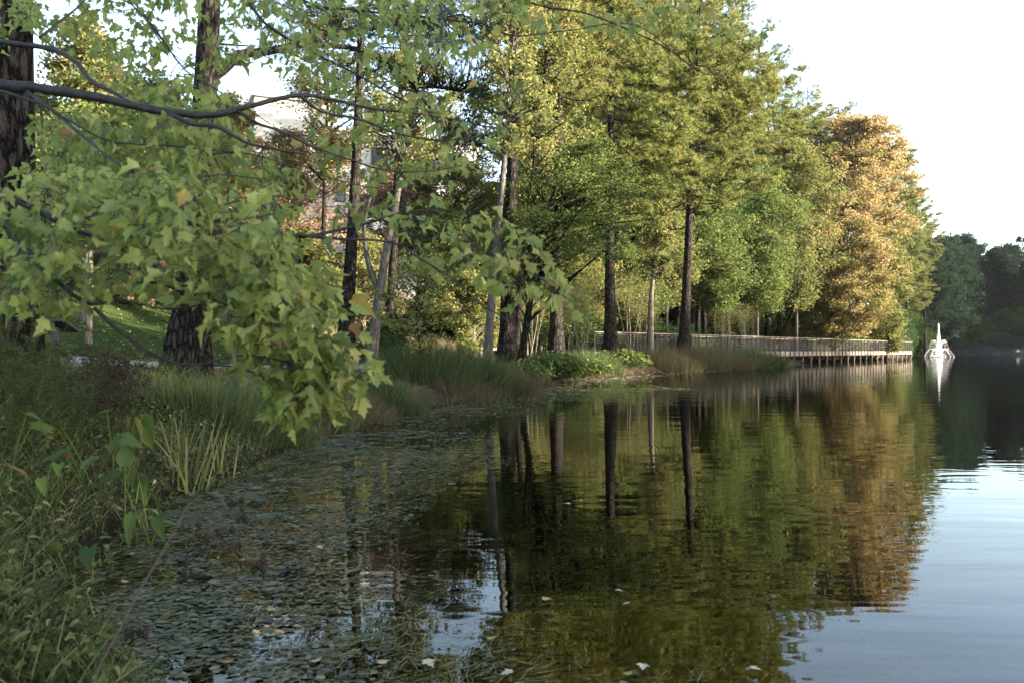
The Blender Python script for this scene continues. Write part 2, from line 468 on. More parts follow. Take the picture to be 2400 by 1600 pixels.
w = MB(); w.add([(-6, -24, 0), (200, -24, 0), (200, 190, 0), (-6, 190, 0)], [[0, 1, 2, 3]])
tag(w.build('water', M['water']), kind='structure')

# footpath
def ribbon(pts, width, top, thick, name, mat):
    mb = MB(); n = len(pts)
    t = norm(np.gradient(pts, axis=0)); nr = np.stack([-t[:, 1], t[:, 0]], 1)
    rows = []
    for o in np.linspace(-1, 1, 5):
        q = pts + nr * o * width / 2
        rows.append(np.c_[q, ground_z(q[:, 0], q[:, 1]) + top])
    rows = [np.c_[rows[0][:, :2], rows[0][:, 2] - thick]] + rows + [np.c_[rows[-1][:, :2], rows[-1][:, 2] - thick]]
    V = np.stack(rows, 1); k = V.shape[1]
    F = [[i * k + j, (i + 1) * k + j, (i + 1) * k + j + 1, i * k + j + 1] for i in range(n - 1) for j in range(k - 1)]
    mb.add(V, F)
    return mb.build(name, mat)
tag(ribbon(PATHS, 1.7, .055, .3, 'path', M['concrete']), kind='structure')

# ------------------------------------------------------------------ trees
def trunk_path(x, y, z0, h, lean, rng, n=9, wobble=.15):
    t = np.linspace(0, 1, n)
    p = np.stack([x + lean[0] * t + wobble * np.sin(t * 5 + rng.uniform(0, 6)) * t, y + lean[1] * t + wobble * np.sin(t * 4 + rng.uniform(0, 6)) * t, z0 - .15 + (h + .15) * t], 1)
    return p

DENS = 1.5
def decid(name, x, y, h, cr, c0, tr, leafmat, barkmat, seed, nclump=70, per=160, leaf=.16, clr=.7, lean=(0, 0), offs=(0, 0), shape=.6, flat=.35, aspect=.62, tb=0., z0=None, sub=3, vfl=.6):
    """broadleaved tree: trunk with limbs to every leaf clump, crown of leaves"""
    nclump = int(nclump * 1.7); per = per * .62; clr = clr * .72; leaf = leaf * 1.25
    rng = np.random.default_rng(seed)
    z0 = gz(x, y) if z0 is None else z0
    root = empty(name, (x, y, z0))
    tp = trunk_path(0, 0, 0, h * .93, lean, rng)
    mb = MB()
    rad = tr * (1 - np.linspace(0, 1, 9)) ** .8 * .92 + tr * .08
    rad[0] *= 1.35
    add_tube(mb, tp, rad, 8)
    # clump centres inside the crown's envelope
    tt = rng.uniform(0, 1, nclump) ** .9
    env = np.sin(np.pi * np.clip(tt * .92 + .06, 0, 1)) ** shape
    rr = cr * env * rng.uniform(.25, 1, nclump) ** .5 * rng.uniform(.75, 1.15, nclump)
    az = rng.uniform(0, 2 * math.pi, nclump)
    cz = c0 + (h - c0) * tt
    cxy = np.stack([np.interp(cz, tp[:, 2], tp[:, 0]), np.interp(cz, tp[:, 2], tp[:, 1])], 1) + np.outer(np.clip(tt * 1.5, 0, 1), offs)
    rr = rr * (.72 + .3 * np.sin(az * 2 + seed + tt * 5) + .2 * np.sin(az * 3 - tt * 9 + seed * 2))
    C = np.stack([cxy[:, 0] + rr * np.cos(az), cxy[:, 1] + rr * np.sin(az), cz], 1)
    # limbs
    za = np.clip(cz - rr * rng.uniform(.35, .9, nclump), c0 * .55, h * .9)
    A = np.stack([np.interp(za, tp[:, 2], tp[:, 0]), np.interp(za, tp[:, 2], tp[:, 1]), za], 1)
    mid = (A + C) / 2 + np.c_[rng.normal(0, .06, (nclump, 2)) * cr, rng.uniform(0, .1, nclump) * cr]
    lr = tr * .28 * (rr / cr + .3)
    for P, Q, r1, r2 in ((A, mid, lr, lr * .6), (mid, C, lr * .6, lr * .25)):
        V, F = prisms(P, Q, r1, r2, 5); mb.add(V, F)
    # twigs
    k = sub
    Cs = np.repeat(C, k, 0); T = Cs + randdir(rng, len(Cs)) * clr * np.array([1, 1, .6])
    V, F = prisms(Cs, T, np.repeat(lr * .25, k), .004 + 0 * T[:, 0], 3); mb.add(V, F)
    mb.build('trunk', barkmat, root, True)
    # leaves around the twig tips
    sc_ = np.concatenate([C, T]); n = int(nclump * per * DENS)
    ix = rng.integers(0, len(sc_), n)
    cs = clr * rng.uniform(.55, 1.1, len(sc_)); P = sc_[ix] + rng.normal(size=(n, 3)) * (cs[ix] * .55)[:, None] * np.array([1, 1, vfl])
    ctone = rng.normal(0, .2, len(sc_))
    zt = (P[:, 2] - c0) / max(h - c0, .1)
    tone = np.clip(.42 + ctone[ix] + rng.normal(0, .13, n) + tb * (zt - .5), 0, 1)
    V, F = leaf_cloud(rng, P, leaf, aspect, flat)
    lb = MB(); lb.add(V, F, tone); lb.build('crown', leafmat, root)
    return root

def pine(name, x, y, h, cr, c0, tr, leafmat, barkmat, seed, nl=46, lean=(0, 0), needle=.24, tuft=1.0, z0=None, dead=6, width=.022, flare=.5, shape=1.0):
    """tall pine: bare trunk, level limbs with upswept ends, needle tufts"""
    rng = np.random.default_rng(seed)
    z0 = gz(x, y) if z0 is None else z0
    root = empty(name, (x, y, z0))
    tp = trunk_path(0, 0, 0, h * .97, lean, rng, 14, .12)
    rad = tr * (1 - .86 * np.linspace(0, 1, 14) ** 1.1); rad[0] *= 1.3; rad[1] *= 1.02
    mb = MB(); add_tube(mb, tp, rad, 12, flare)
    def at(z): return np.stack([np.interp(z, tp[:, 2], tp[:, 0]), np.interp(z, tp[:, 2], tp[:, 1]), z], -1)
    tufts = []; tdir = []
    zl = c0 + (h * .95 - c0) * np.sort(rng.uniform(0, 1, nl)) ** .9
    az = np.cumsum(rng.uniform(1.8, 2.9, nl))
    for i in range(nl):
        t = (zl[i] - c0) / (h - c0)
        L = cr * (np.sin(np.pi * min(1, t * .8 + .22)) ** (.7 * shape)) * rng.uniform(.65, 1.1)
        d = np.array([math.cos(az[i]), math.sin(az[i]), 0])
        s = np.linspace(0, 1, 5)
        ris = rng.uniform(-.05, .25) + .25 * t
        P = at(np.full(5, zl[i])) + np.outer(s * L, d) + np.c_[np.zeros((5, 2)), L * (ris * s + .22 * s ** 3 - .12 * np.sin(s * math.pi))]
        V, F = prisms(P[:-1], P[1:], tr * .17 * (1 - s[:-1] * .75), tr * .17 * (1 - s[1:] * .75), 5); mb.add(V, F)
        nb = int(4 + L * 1.5)
        u = rng.uniform(.3, 1, nb) ** .8; u[0] = 1
        B = np.stack([np.interp(u, s, P[:, k]) for k in range(3)], 1)
        sd = rng.choice([-1, 1], nb) * rng.uniform(.4, 1.1, nb)
        pr = np.array([-d[1], d[0], 0])
        bd = norm(d[None] * rng.uniform(.4, 1, nb)[:, None] + pr[None] * sd[:, None] + np.array([0, 0, 1.])[None] * rng.uniform(-.15, .4, nb)[:, None])
        bl = L * rng.uniform(.16, .36, nb) * (1.25 - u * .6)
        E = B + bd * bl[:, None]
        V, F = prisms(B, E, tr * .06, .006, 3); mb.add(V, F)
        for b in range(nb):
            nt_ = max(4, int(bl[b] * 13 * tuft))
            w_ = rng.uniform(.45, 1.05, nt_)
            base = B[b] + bd[b] * (bl[b] * w_)[:, None]
            j = rng.normal(0, .16 + .05 * bl[b], (nt_, 3)); j[:, 2] = np.abs(j[:, 2]) * .8
            tufts.append(base + j); tdir.append(norm(bd[b] * .5 + norm(j) * .6 + np.array([0, 0, .75])))
    for i in range(dead):
        z = rng.uniform(c0 * .45, c0 * 1.05); a_ = rng.uniform(0, 6.28); L = rng.uniform(.4, 1.6)
        p0 = at(np.array([z]))[0]; p1 = p0 + np.array([math.cos(a_), math.sin(a_), rng.uniform(-.2, .3)]) * L
        V, F = prisms(p0[None], p1[None], tr * .1, .008, 4); mb.add(V, F)
    mb.build('trunk', barkmat, root, True)
    T = np.concatenate(tufts); Dr = np.concatenate(tdir); n = len(T); k = 13
    dirs = norm(np.repeat(Dr, k, 0) * .95 + randdir(rng, n * k))
    base = np.repeat(T, k, 0) - dirs * needle * .1
    L = needle * rng.uniform(.75, 1.2, n * k)
    side = norm(np.cross(dirs, randdir(rng, n * k))) * (width / 2)
    tip = base + dirs * L[:, None]; tip[:, 2] -= L * .12
    V = np.stack([base - side, base + side, tip + side * .3], 1).reshape(-1, 3)
    tone = np.clip(np.repeat(rng.normal(.42, .2, n), k) + rng.normal(0, .1, n * k), 0, 1)
    lb = MB(); lb.add(V, np.arange(3 * n * k).reshape(-1, 3), tone); lb.build('crown', leafmat, root)
    return root

def copy_tree(o, loc, rz, scl):
    c = o.copy(); sc.collection.objects.link(c); c.location = loc; c.rotation_euler = (0, 0, rz); c.scale = scl
    for ch in [q for q in bpy.data.objects if q.parent == o]:
        d = ch.copy(); sc.collection.objects.link(d); d.parent = c
    return c

def XY(px, d):
    return (px * K - 1200) / 2000 * d, d

def ztop(py, d):
    return EYE + (821 - py * K) / 2000 * d

LABELS = []
def place(kind, px, d, top, label, cat, group=None, **kw):
    x, y = XY(px, d); z0 = gz(x, y)
    h = ztop(top, d) - z0
    f = pine if kind == 'pine' else decid
    name = kw.pop('name')
    o = f(name, x, y, h, z0=z0, **kw)
    return tag(o, label, cat, group)

PB = M['pine_bark']
# --- big pines along the water (named by what stands beside them)
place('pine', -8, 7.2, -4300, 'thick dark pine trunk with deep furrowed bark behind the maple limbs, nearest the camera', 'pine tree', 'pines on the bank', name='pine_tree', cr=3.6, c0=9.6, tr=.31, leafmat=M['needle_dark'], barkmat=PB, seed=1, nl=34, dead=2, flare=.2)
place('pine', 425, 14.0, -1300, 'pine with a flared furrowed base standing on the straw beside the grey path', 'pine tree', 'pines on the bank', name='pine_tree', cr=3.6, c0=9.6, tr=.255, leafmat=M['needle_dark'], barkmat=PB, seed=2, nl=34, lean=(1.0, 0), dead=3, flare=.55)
place('pine', 790, 27, -420, 'straight dark pine just beside the curved grey trunk', 'pine tree', 'pines on the bank', name='pine_tree', cr=3.4, c0=8.6, tr=.22, leafmat=M['needle'], barkmat=PB, seed=3, nl=60, tuft=1.3, lean=(.9, 0))
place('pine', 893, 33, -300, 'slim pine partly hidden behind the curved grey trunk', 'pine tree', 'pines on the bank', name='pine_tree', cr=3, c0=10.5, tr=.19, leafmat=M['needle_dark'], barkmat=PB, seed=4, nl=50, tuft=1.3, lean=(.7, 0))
place('pine', 1163, 27.5, -350, 'stout dark pine standing between two pale leaning trunks', 'pine tree', 'pines on the bank', name='pine_tree', cr=3.2, c0=12.5, tr=.25, leafmat=M['needle'], barkmat=PB, seed=5, nl=60, lean=(.4, 0), tuft=1.4, width=.028)
place('pine', 1276, 34, -300, 'pine with a wide base behind the broad-leaved clump', 'pine tree', 'pines on the bank', name='pine_tree', cr=3.6, c0=10.0, tr=.25, leafmat=M['needle'], barkmat=PB, seed=6, nl=80, lean=(.3, 0), tuft=1.6, width=.03)
place('pine', 1402, 41, -120, 'dark straight pine in front of the first panels of the railing', 'pine tree', 'pines on the bank', name='pine_tree', cr=4.4, c0=6.4, tr=.28, leafmat=M['needle'], barkmat=PB, seed=7, nl=80, tuft=1.9, width=.036, needle=.28)
place('pine', 1568, 46, -110, 'leaning pine with pale flaked bark in front of the railing, behind the purple grass', 'pine tree', 'pines on the bank', name='pine_tree', cr=4.3, c0=7.0, tr=.27, leafmat=M['needle'], barkmat=PB, seed=8, nl=90, lean=(1.1, 0), tuft=1.9, width=.036, needle=.28)
# --- single broadleaved trees in front
def dplace(px, d, top, label, cat='tree', group=None, name='tree', **kw):
    return place('decid', px, d, top, label, cat, group, name=name, **kw)

GB, LB, DB = M['grey_bark'], M['pale_bark'], M['dark_bark']
dplace(1118, 24, -90, 'slender grey leaning tree with a narrow yellow crown, beside the stout dark pine', cr=1.5, c0=6.3, tr=.13, leafmat=M['leaf_yellow'], barkmat=GB, seed=21, nclump=70, per=90, leaf=.1, clr=.42, lean=(.75, 0), tb=.1)
dplace(1188, 25.5, 340, 'low spreading tree on a slanting trunk, its dark fine-leaved crown over the water', cr=3.1, c0=2.3, tr=.13, leafmat=M['leaf_green'], barkmat=DB, seed=22, nclump=84, per=150, leaf=.075, clr=.5, lean=(1.2, 0), offs=(1.0, 0), sub=5, vfl=.35, shape=.8)
gt = dplace(850, 23, 130, 'curved grey trunk forking into two, with a thin yellow-green crown', cr=1.9, c0=5.2, tr=.16, leafmat=M['leaf_yellow'], barkmat=GB, seed=23, nclump=50, per=90, leaf=.09, clr=.42, lean=(1.1, 0))
lm = MB(); zb = gz(*XY(850, 23))
pp = np.array([D(879, 690, 23), D(858, 640, 23), D(842, 590, 23), D(836, 530, 23), D(845, 470, 23), D(868, 400, 23), D(880, 330, 23)]) - np.array([*XY(850, 23), zb])
add_tube(lm, smooth_path(pp, 14), np.linspace(.09, .02, 14), 8); lm.build('limb', GB, gt, True)
dplace(968, 17.5, 592, 'small many-stemmed young maple rising from the rushes, fine leaves green and orange', 'young tree', name='young_tree', cr=1.0, c0=.65, tr=.022, leafmat=M['leaf_yellow'], barkmat=DB, seed=24, nclump=60, per=26, leaf=.062, clr=.26, shape=.4, sub=4)
dplace(203, 20, 240, 'young lawn tree with a thin pale straight stem beside the information board', 'young tree', name='young_tree', cr=1.5, c0=2.4, tr=.075, leafmat=M['leaf_green'], barkmat=LB, seed=25, nclump=60, per=110, leaf=.08, clr=.42)
dplace(1493, 44, 500, 'pale broken trunk topped by a tuft of yellow leaves, in front of the railing', cr=1.1, c0=4.2, tr=.21, leafmat=M['leaf_yellow'], barkmat=LB, seed=26, nclump=26, per=110, leaf=.12, clr=.4, lean=(.25, 0))
dplace(1180, 30, -60, 'tall thin yellow tree behind the pines, sky showing through it', cr=2.4, c0=5.5, tr=.13, leafmat=M['leaf_yellow'], barkmat=DB, seed=27, nclump=60, per=110, leaf=.1, clr=.5, lean=(1.2, 0))
# --- behind, on the slope to the left
bg = [
 # px d top cr c0 mat leaf nclump per label
 (195, 24, 60, 1.9, 3.0, 'leaf_yellow', .085, 90, 130, 'tall thin yellow-green tree beside the thick dark trunk'),
 (100, 30, 235, 2.4, 1.6, 'leaf_green', .1, 90, 150, 'leafy green tree seen just right of the thick dark trunk'),
 (330, 31, 190, 3.0, 2.0, 'leaf_green', .1, 110, 170, 'broad green tree behind the lawn, seen through the maple boughs'),
 (520, 34, 225, 1.6, 2.6, 'leaf_orange', .1, 100, 140, 'russet tree standing against the bright end wall of the building'),
 (560, 40, 470, 2.6, 1.2, 'leaf_yellow', .11, 80, 150, 'low yellow-green tree on the slope below the russet tree'),
 (655, 38, 310, 2.5, 2.4, 'leaf_pink', .1, 100, 130, 'dusky pink tree in front of the building'),
 (700, 34, 545, 1.9, .8, 'leaf_yellow', .09, 80, 150, 'rounded yellow shrub-like tree beside the straight dark pine'),
 (745, 36, 20, 2.4, 6.0, 'leaf_orange', .1, 60, 110, 'high thin orange crown behind the straight dark pine'),
 (835, 40, 540, 2.0, .6, 'leaf_yellow', .09, 70, 150, 'sunlit yellow-green tree between the pine and the curved grey trunk'),
 (890, 46, 395, 3.0, 2.5, 'leaf_pink', .11, 80, 120, 'wide pinkish tree below the pale terrace'),
 (1010, 44, 470, 2.8, 1.0, 'leaf_green', .1, 90, 150, 'dull green tree in front of the low terrace wall'),
 (1088, 33, 625, 1.35, .3, 'leaf_yellow', .07, 70, 170, 'bright sunlit rounded shrub at the edge of the lawn'),
 (1240, 46, 560, 2.6, .8, 'leaf_yellow', .1, 70, 150, 'yellow-green tree behind the wide-based pine'),
 (1345, 53, 560, 2.6, 1.4, 'leaf_yellow', .11, 80, 150, 'lit yellow-green tree just behind the end of the railing'),
 (1440, 56, 575, 2.8, 1.0, 'leaf_green', .11, 90, 170, 'green tree behind the railing between the dark pine and the pale broken trunk'),
 (1532, 58, 470, 2.9, 3.4, 'leaf_yellow', .12, 80, 150, 'yellow tree behind the leaning pine'),
 (1640, 64, 395, 3.9, 3.6, 'leaf_green', .14, 120, 190, 'full green tree overhanging the railing beside the leaning pine'),
 (1740, 72, 405, 4.4, 4.0, 'leaf_green', .15, 130, 200, 'large green tree over the middle of the railing, with brighter leaf tips'),
 (1830, 78, 330, 4.0, 4.6, 'leaf_yellow', .15, 110, 170, 'yellow-green tree beside the great orange tree'),
 (1045, 46, 285, 2.7, 5.0, 'leaf_yellow', .1, 90, 140, 'thin high yellow-green crown half covering the building wall'),
 (960, 48, 300, 2.3, 5.5, 'leaf_orange', .1, 60, 120, 'thin orange crown in front of the long building'),
 (160, 38, 380, 3.4, 1.5, 'leaf_dark', .12, 100, 170, 'dark green tree low behind the young lawn tree'),
 (420, 44, 330, 3.6, 2.0, 'leaf_yellow', .12, 100, 150, 'pale yellow-green tree far up the slope behind the broad green tree'),
 (318, 30, 585, 1.3, .3, 'leaf_pink', .07, 60, 150, 'rounded pinkish shrub at the top of the lawn'),
 (470, 33, 600, 1.5, .3, 'leaf_yellow', .08, 60, 150, 'rounded yellowish shrub behind the flared pine trunk'),
 (620, 45, 560, 1.9, .4, 'leaf_green', .1, 60, 150, 'dark rounded shrub on the slope left of the straight dark pine'),
]
for i, (px, d, top, cr, c0, mt, lf, nc, per, lab) in enumerate(bg):
    shrub = 'shrub' in lab and 'shrub-like' not in lab
    dplace(px, d, top, lab, 'shrub' if shrub else 'tree', name='shrub' if shrub else 'tree', cr=cr, c0=c0, tr=.05 if shrub else .13, leafmat=M[mt], barkmat=(GB, DB, LB)[i % 3], seed=100 + i, nclump=nc, per=per, leaf=lf * 1.2, clr=cr * .26, sub=3)
# --- pines of the wood behind the boardwalk
protos = []
def wood_pine(px, d, top, rz, wide=1.0, label=None):
    x, y = XY(px, d); z = gz(x, y); h = ztop(top, d) - z
    if len(protos) < 4:
        k = len(protos)
        h0 = h
        o = pine('pine_tree', x, y, h, 5.0 * wide, h * (.24, .2, .3, .26)[k], .26, M['needle'], PB, 40 + k, nl=(84, 92, 80, 88)[k], needle=.36, tuft=1.25, width=.055, z0=z)
        protos.append((o, h0, wide))
    else:
        p, h0, w0 = protos[int(px * 7 + d) % 4]
        s = h / h0
        o = copy_tree(p, (x, y, z), rz, (s * wide / w0, s * wide / w0, s))
    return tag(o, label, 'pine tree', 'pines of the wood behind the boardwalk')
wp = [
 (1420, 62, -330, 'tall lit pine whose crown fills the top of the picture above the pale broken trunk'),
 (1555, 66, -190, 'tall pine with its crown top running out of the picture beside the open sky'),
 (1590, 72, -30, 'pine crown meeting the sky at the top edge of the picture'),
 (1705, 78, 45, 'second pine crown down the slanting skyline'),
 (1765, 84, 105, 'third pine crown down the slanting skyline, above the yellow-green tree'),
 (1330, 58, -300, 'lit pine behind the wide-based pine, far above the dark spreading tree'),
 (1858, 92, 180, 'bluish pine top just left of the great orange tree'),
 (1925, 98, 215, 'pine top just behind the peak of the great orange tree'),
 (2020, 110, 255, 'pine top on the far shoulder of the great orange tree'),
 (2066, 126, 330, 'pine with dark level boughs just beyond the great orange tree'),
 (2083, 140, 395, 'lower pine top near the end of the wooded skyline'),
 (2104, 158, 450, 'last small pine top where the wood ends at the sky'),
 (1640, 88, 60, 'shaded pine deeper in the wood behind the second skyline crown'),
 (1500, 80, -120, 'pine deep in the wood behind the leaning pine'),
 (1400, 76, -160, 'pine deep in the wood behind the dark straight pine'),
 (1700, 96, 190, 'pine standing deep in the wood behind the large green tree'),
 (1800, 104, 260, 'pine deep in the wood behind the bluish pine top'),
 (1290, 72, -60, 'pine deep behind the wide-based pine'),
 (2142, 172, 505, 'small hazy pine where the wood meets the dark trees across the lake'),
]
for i, (px, d, top, lab) in enumerate(wp):
    wood_pine(px, d, top, i * 1.3, (1.0, 1.1, .95)[i % 3], lab)
dplace(1918, 86, 285, 'great orange and pink maple leaning over the boardwalk', 'maple tree', name='maple_tree', cr=8.4, c0=1.8, tr=.3, leafmat=M['leaf_orange'], barkmat=LB, seed=60, nclump=330, per=240, leaf=.2, clr=1.0, shape=.5, lean=(1.2, 0), offs=(.8, -.6), tb=.35)
dplace(2035, 92, 560, 'yellow-green tree with low boughs below the great orange maple', cr=3.4, c0=1.6, tr=.2, leafmat=M['leaf_yellow'], barkmat=DB, seed=61, nclump=110, per=190, leaf=.17, clr=.8)
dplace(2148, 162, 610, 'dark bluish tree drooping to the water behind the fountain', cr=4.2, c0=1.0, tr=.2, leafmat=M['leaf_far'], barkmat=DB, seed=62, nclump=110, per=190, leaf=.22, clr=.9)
# full crowns deeper in the wood
dz = None; rng = np.random.default_rng(15)
for i in range(24):
    row = i % 2; t = (i // 2) / 11
    y = 58 + 72 * t + 3 * row; x = np.interp(y, [56, 64.5, 77, 92, 109, 129, 150], [4, 10, 15, 24, 34, 45, 58]) - 3 - 6 * row + rng.uniform(-1.5, 1.5)
    z = gz(x, y)
    if dz is None:
        dz = o = decid('forest_tree', x, y, 14, 4.2, 4.0, .18, M['leaf_green'], DB, 71, nclump=120, per=130, leaf=.22, clr=1.1, sub=2)
    else: o = copy_tree(dz, (x, y, z), rng.uniform(0, 6.28), (1.1, 1.1, rng.uniform(.7, 1.15)))
    tag(o, 'full green tree filling the gaps deep in the wood behind the boardwalk', 'tree', 'green trees deep in the wood')
# understory behind the boardwalk
u0 = None; rng = np.random.default_rng(5)
for i in range(44):
    t = (i % 22) / 21
    y = 49 + 78 * t; x = np.interp(y, [49, 56, 64.5, 77, 92, 109, 129], [1.5, 8.5, 13.5, 19, 28, 39, 50]) + rng.uniform(-1.5, 1.5) - 1.0 - 4.5 * (i // 22)
    if u0 is None:
        u0 = o = decid('understory_shrub', x, y, 3.4, 2.2, .2, .05, M['leaf_dark'], DB, 70, nclump=90, per=110, leaf=.13, clr=.6, sub=2)
    else:
        o = copy_tree(u0, (x, y, gz(x, y)), rng.uniform(0, 6.28), (rng.uniform(.8, 1.5), rng.uniform(.8, 1.4), rng.uniform(.35, .75)))
    tag(o, 'dark evergreen shrub in the shade under the trees behind the railing', 'shrub', 'shrubs in the shade behind the railing')
h0 = None
for i, (px, d, s) in enumerate([(1050, 45, .9), (1130, 46, 1.0), (1215, 48, 1.1), (1290, 49, 1.0), (870, 30, .42), (905, 28, .36), (1180, 41, .7)]):
    x, y = XY(px, d)
    o = copy_tree(u0, (x, y, gz(x, y)), i * 1.7, (s, s, s * .95))
    if i in (4, 5): tag(o, ['low dark green bush at the foot of the curved grey trunk', 'small dark bush behind the young maple stems'][i - 4], 'bush')
    else: tag(o, 'dark evergreen bush at the back of the sunlit lawn', 'shrub', 'bushes at the back of the lawn')
# bare trunks standing in the shade
b0 = None
for i, (px, d, topy, lean) in enumerate([(1655, 72, 600, .1), (1675, 76, 560, 0), (1700, 78, 560, .05), (1772, 84, 640, .5), (1792, 86, 600, .1), (1822, 88, 580, 0), (1842, 90, 580, .04), (1905, 96, 600, 0), (1618, 70, 600, 0), (1600, 66, 600, -.05), (1730, 82, 600, 0)]):
    x, y = XY(px, d); z = gz(x, y)
    if b0 is None:
        r = empty('forest_tree', (x, y, z)); mb = MB()
        add_tube(mb, trunk_path(0, 0, 0, 14, (.5, 0), np.random.default_rng(9), 9, .2), np.linspace(.2, .07, 9), 8, .4)
        mb.build('trunk', DB, r, True)
        rg = np.random.default_rng(10); C = np.array([0.5, 0, 13]) + rg.normal(size=(9000, 3)) * np.array([1.8, 1.8, 1.6])
        V, F = leaf_cloud(rg, C, .17); lb = MB(); lb.add(V, F, rg.uniform(.1, .8, 9000)); lb.build('crown', M['leaf_dark'], r); b0 = r; o = r
    else:
        o = copy_tree(b0, (x, y, z), i * 2.1, (1, 1, rng.uniform(.75, 1.1)))
        if lean > .3: o.rotation_euler = (0, .42, 0)
    tag(o, ('dark trunk behind the railing, first to be seen past the leaning pine', 'dark trunk behind the railing, second past the leaning pine', 'dark trunk under the full green tree that overhangs the railing', 'slanting pale trunk in the shade under the large green tree',
        'upright trunk close to the slanting pale trunk', 'dark trunk under the yellow-green tree beside the great orange maple', 'dark trunk just short of the great orange maple', 'dark trunk in the deep shade under the great orange maple', 'dark trunk glimpsed right against the leaning pine', 'dark trunk hidden behind the leaning pine', 'dark trunk under the large green tree, before the slanting one')[i], 'tree', 'trunks in the shade behind the railing')
# pale thin saplings
s0 = None
for i, (px, d, k) in enumerate([(1212, 38, 1), (1226, 39, .9), (1318, 42, .9), (1338, 43, 1.1), (1446, 45, 1.25), (1302, 44, .8), (1478, 50, 1), (1660, 60, .8), (1715, 64, .9)]):
    x, y = XY(px, d); z = gz(x, y); rg = np.random.default_rng(80)
    if s0 is None:
        r = empty('sapling', (x, y, z)); mb = MB(); tips = []
        for a in range(4):
            az = a * 1.6; ln = np.array([math.cos(az), math.sin(az)]) * rg.uniform(.3, .8)
            tp = trunk_path(.05 * math.cos(az), .05 * math.sin(az), 0, rg.uniform(3.4, 4.6), ln, rg, 8, .12)
            add_tube(mb, tp, np.linspace(.032, .01, 8), 6)
            tips += [tp[-1], tp[-2], tp[-3]]
        mb.build('trunk', LB, r, True); tips = np.array(tips)
        C = tips[rg.integers(0, len(tips), 2200)] + rg.normal(size=(2200, 3)) * .38
        V, F = leaf_cloud(rg, C, .08); lb = MB(); lb.add(V, F, rg.uniform(.1, .9, 2200)); lb.build('crown', M['leaf_yellow'], r); s0 = o = r
    else: o = copy_tree(s0, (x, y, z), i * 1.1, (k, k, k))
    tag(o, ('thin many-stemmed sapling just beside the trunk of the low spreading tree', 'thin many-stemmed sapling between the spreading tree and the wide-based pine',
        'thin pale sapling just beyond the wide-based pine', 'taller thin pale sapling between the wide-based pine and the end of the railing', 'pale sapling in front of the railing between the dark straight pine and the broken trunk',
        'smallest pale sapling close behind the wide-based pine', 'pale sapling close beside the broken trunk with yellow leaves', 'slight sapling behind the railing just past the leaning pine', 'slight sapling behind the middle of the railing')[i], 'sapling', 'thin pale saplings among the pines')
# far shore
fp = []
rng = np.random.default_rng(11)
for i in range(34):
    row = i % 2
    t = (i // 2) / 16
    y = np.interp(t, [0, .35, .6, 1], [146, 166, 178, 178]) + 9 * row + rng.uniform(-2, 2)
    x = np.interp(t, [0, .35, .6, 1], [70, 84, 95, 124]) - 2 * row + rng.uniform(-1.5, 1.5)
    z = gz(x, y); px = (x / y * 2000 + 1200) / K
    topy = np.interp(px, [2090, 2150, 2190, 2240, 2280, 2310, 2352], [560, 545, 545, 552, 540, 565, 532]) + rng.uniform(-6, 22) + row * 4
    h = ztop(topy, y) - z
    if len(fp) < 3:
        k = len(fp)
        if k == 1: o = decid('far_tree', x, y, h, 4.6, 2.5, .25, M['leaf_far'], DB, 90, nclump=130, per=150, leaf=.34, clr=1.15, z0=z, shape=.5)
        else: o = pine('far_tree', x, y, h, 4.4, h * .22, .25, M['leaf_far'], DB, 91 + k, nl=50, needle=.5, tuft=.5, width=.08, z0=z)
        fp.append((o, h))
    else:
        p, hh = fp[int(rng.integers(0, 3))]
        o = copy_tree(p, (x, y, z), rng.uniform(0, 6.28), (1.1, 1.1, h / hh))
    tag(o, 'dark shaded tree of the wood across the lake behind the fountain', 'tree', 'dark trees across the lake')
fs0 = None
for i in range(22):
    t = i / 21; y = np.interp(t, [0, .5, 1], [136, 169, 176]); x = np.interp(t, [0, .5, 1], [60, 84, 112]) + rng.uniform(-1, 1)
    o = copy_tree(u0, (x, y, gz(x, y)), rng.uniform(0, 6.28), (1.6, 1.6, rng.uniform(1.5, 2.6)))
    tag(o, 'low dark bush at the waterline of the far bank', 'bush', 'bushes along the far bank')

# unseen woods added on the sunny side to shade near bank and far shore
def wood_mass(rng, spots, leaf):
    mb = MB()
    for x, y, h, r in spots:
        z = max(gz(x, y), 0)
        V, F = prisms(np.array([[x, y, z - .2]]), np.array([[x, y, z + h * .85]]), .25, .08, 8); mb.add(V, F, .0)
        n = int(260 * r * r)
        c = rng.normal(size=(14, 3)); c = norm(c) * rng.uniform(.3, 1, (14, 1)) ** .5 * np.array([r * .8, r * .8, h * .38]) + np.array([x, y, z + h * .56])
        P = c[rng.integers(0, 14, n)] + rng.normal(size=(n, 3)) * r * .3
        P = P[P[:, 2] > z]
        V, F = leaf_cloud(rng, P, leaf, .8); mb.add(V, F, rng.uniform(0, 1, len(F)))
    return mb
rng = np.random.default_rng(78); hp = []
for i in range(80):
    t = rng.uniform(0, 1); y = 62 + 85 * t; x = np.interp(y, [56, 77, 92, 109, 129, 150], [-6, 3, 12, 22, 33, 44]) - rng.uniform(3, 16)
    if x < .12 * y: continue
    hp.append((x, y, rng.uniform(8, 13), rng.uniform(3, 4.5)))
for i in range(40):
    y = rng.uniform(95, 158); x = np.interp(y, [92, 109, 129, 149, 165], [35, 48, 58, 68, 78]) - rng.uniform(4, 12); hp.append((x, y, rng.uniform(5, 8), rng.uniform(2.4, 3.2)))
for i in range(64):
    y = rng.uniform(82, 160); x = np.interp(y, [77, 92, 109, 129, 149, 165], [27, 37, 50, 60, 70, 80]) - rng.uniform(12, 34); hp.append((x, y, rng.uniform(8, 12), rng.uniform(3, 4)))
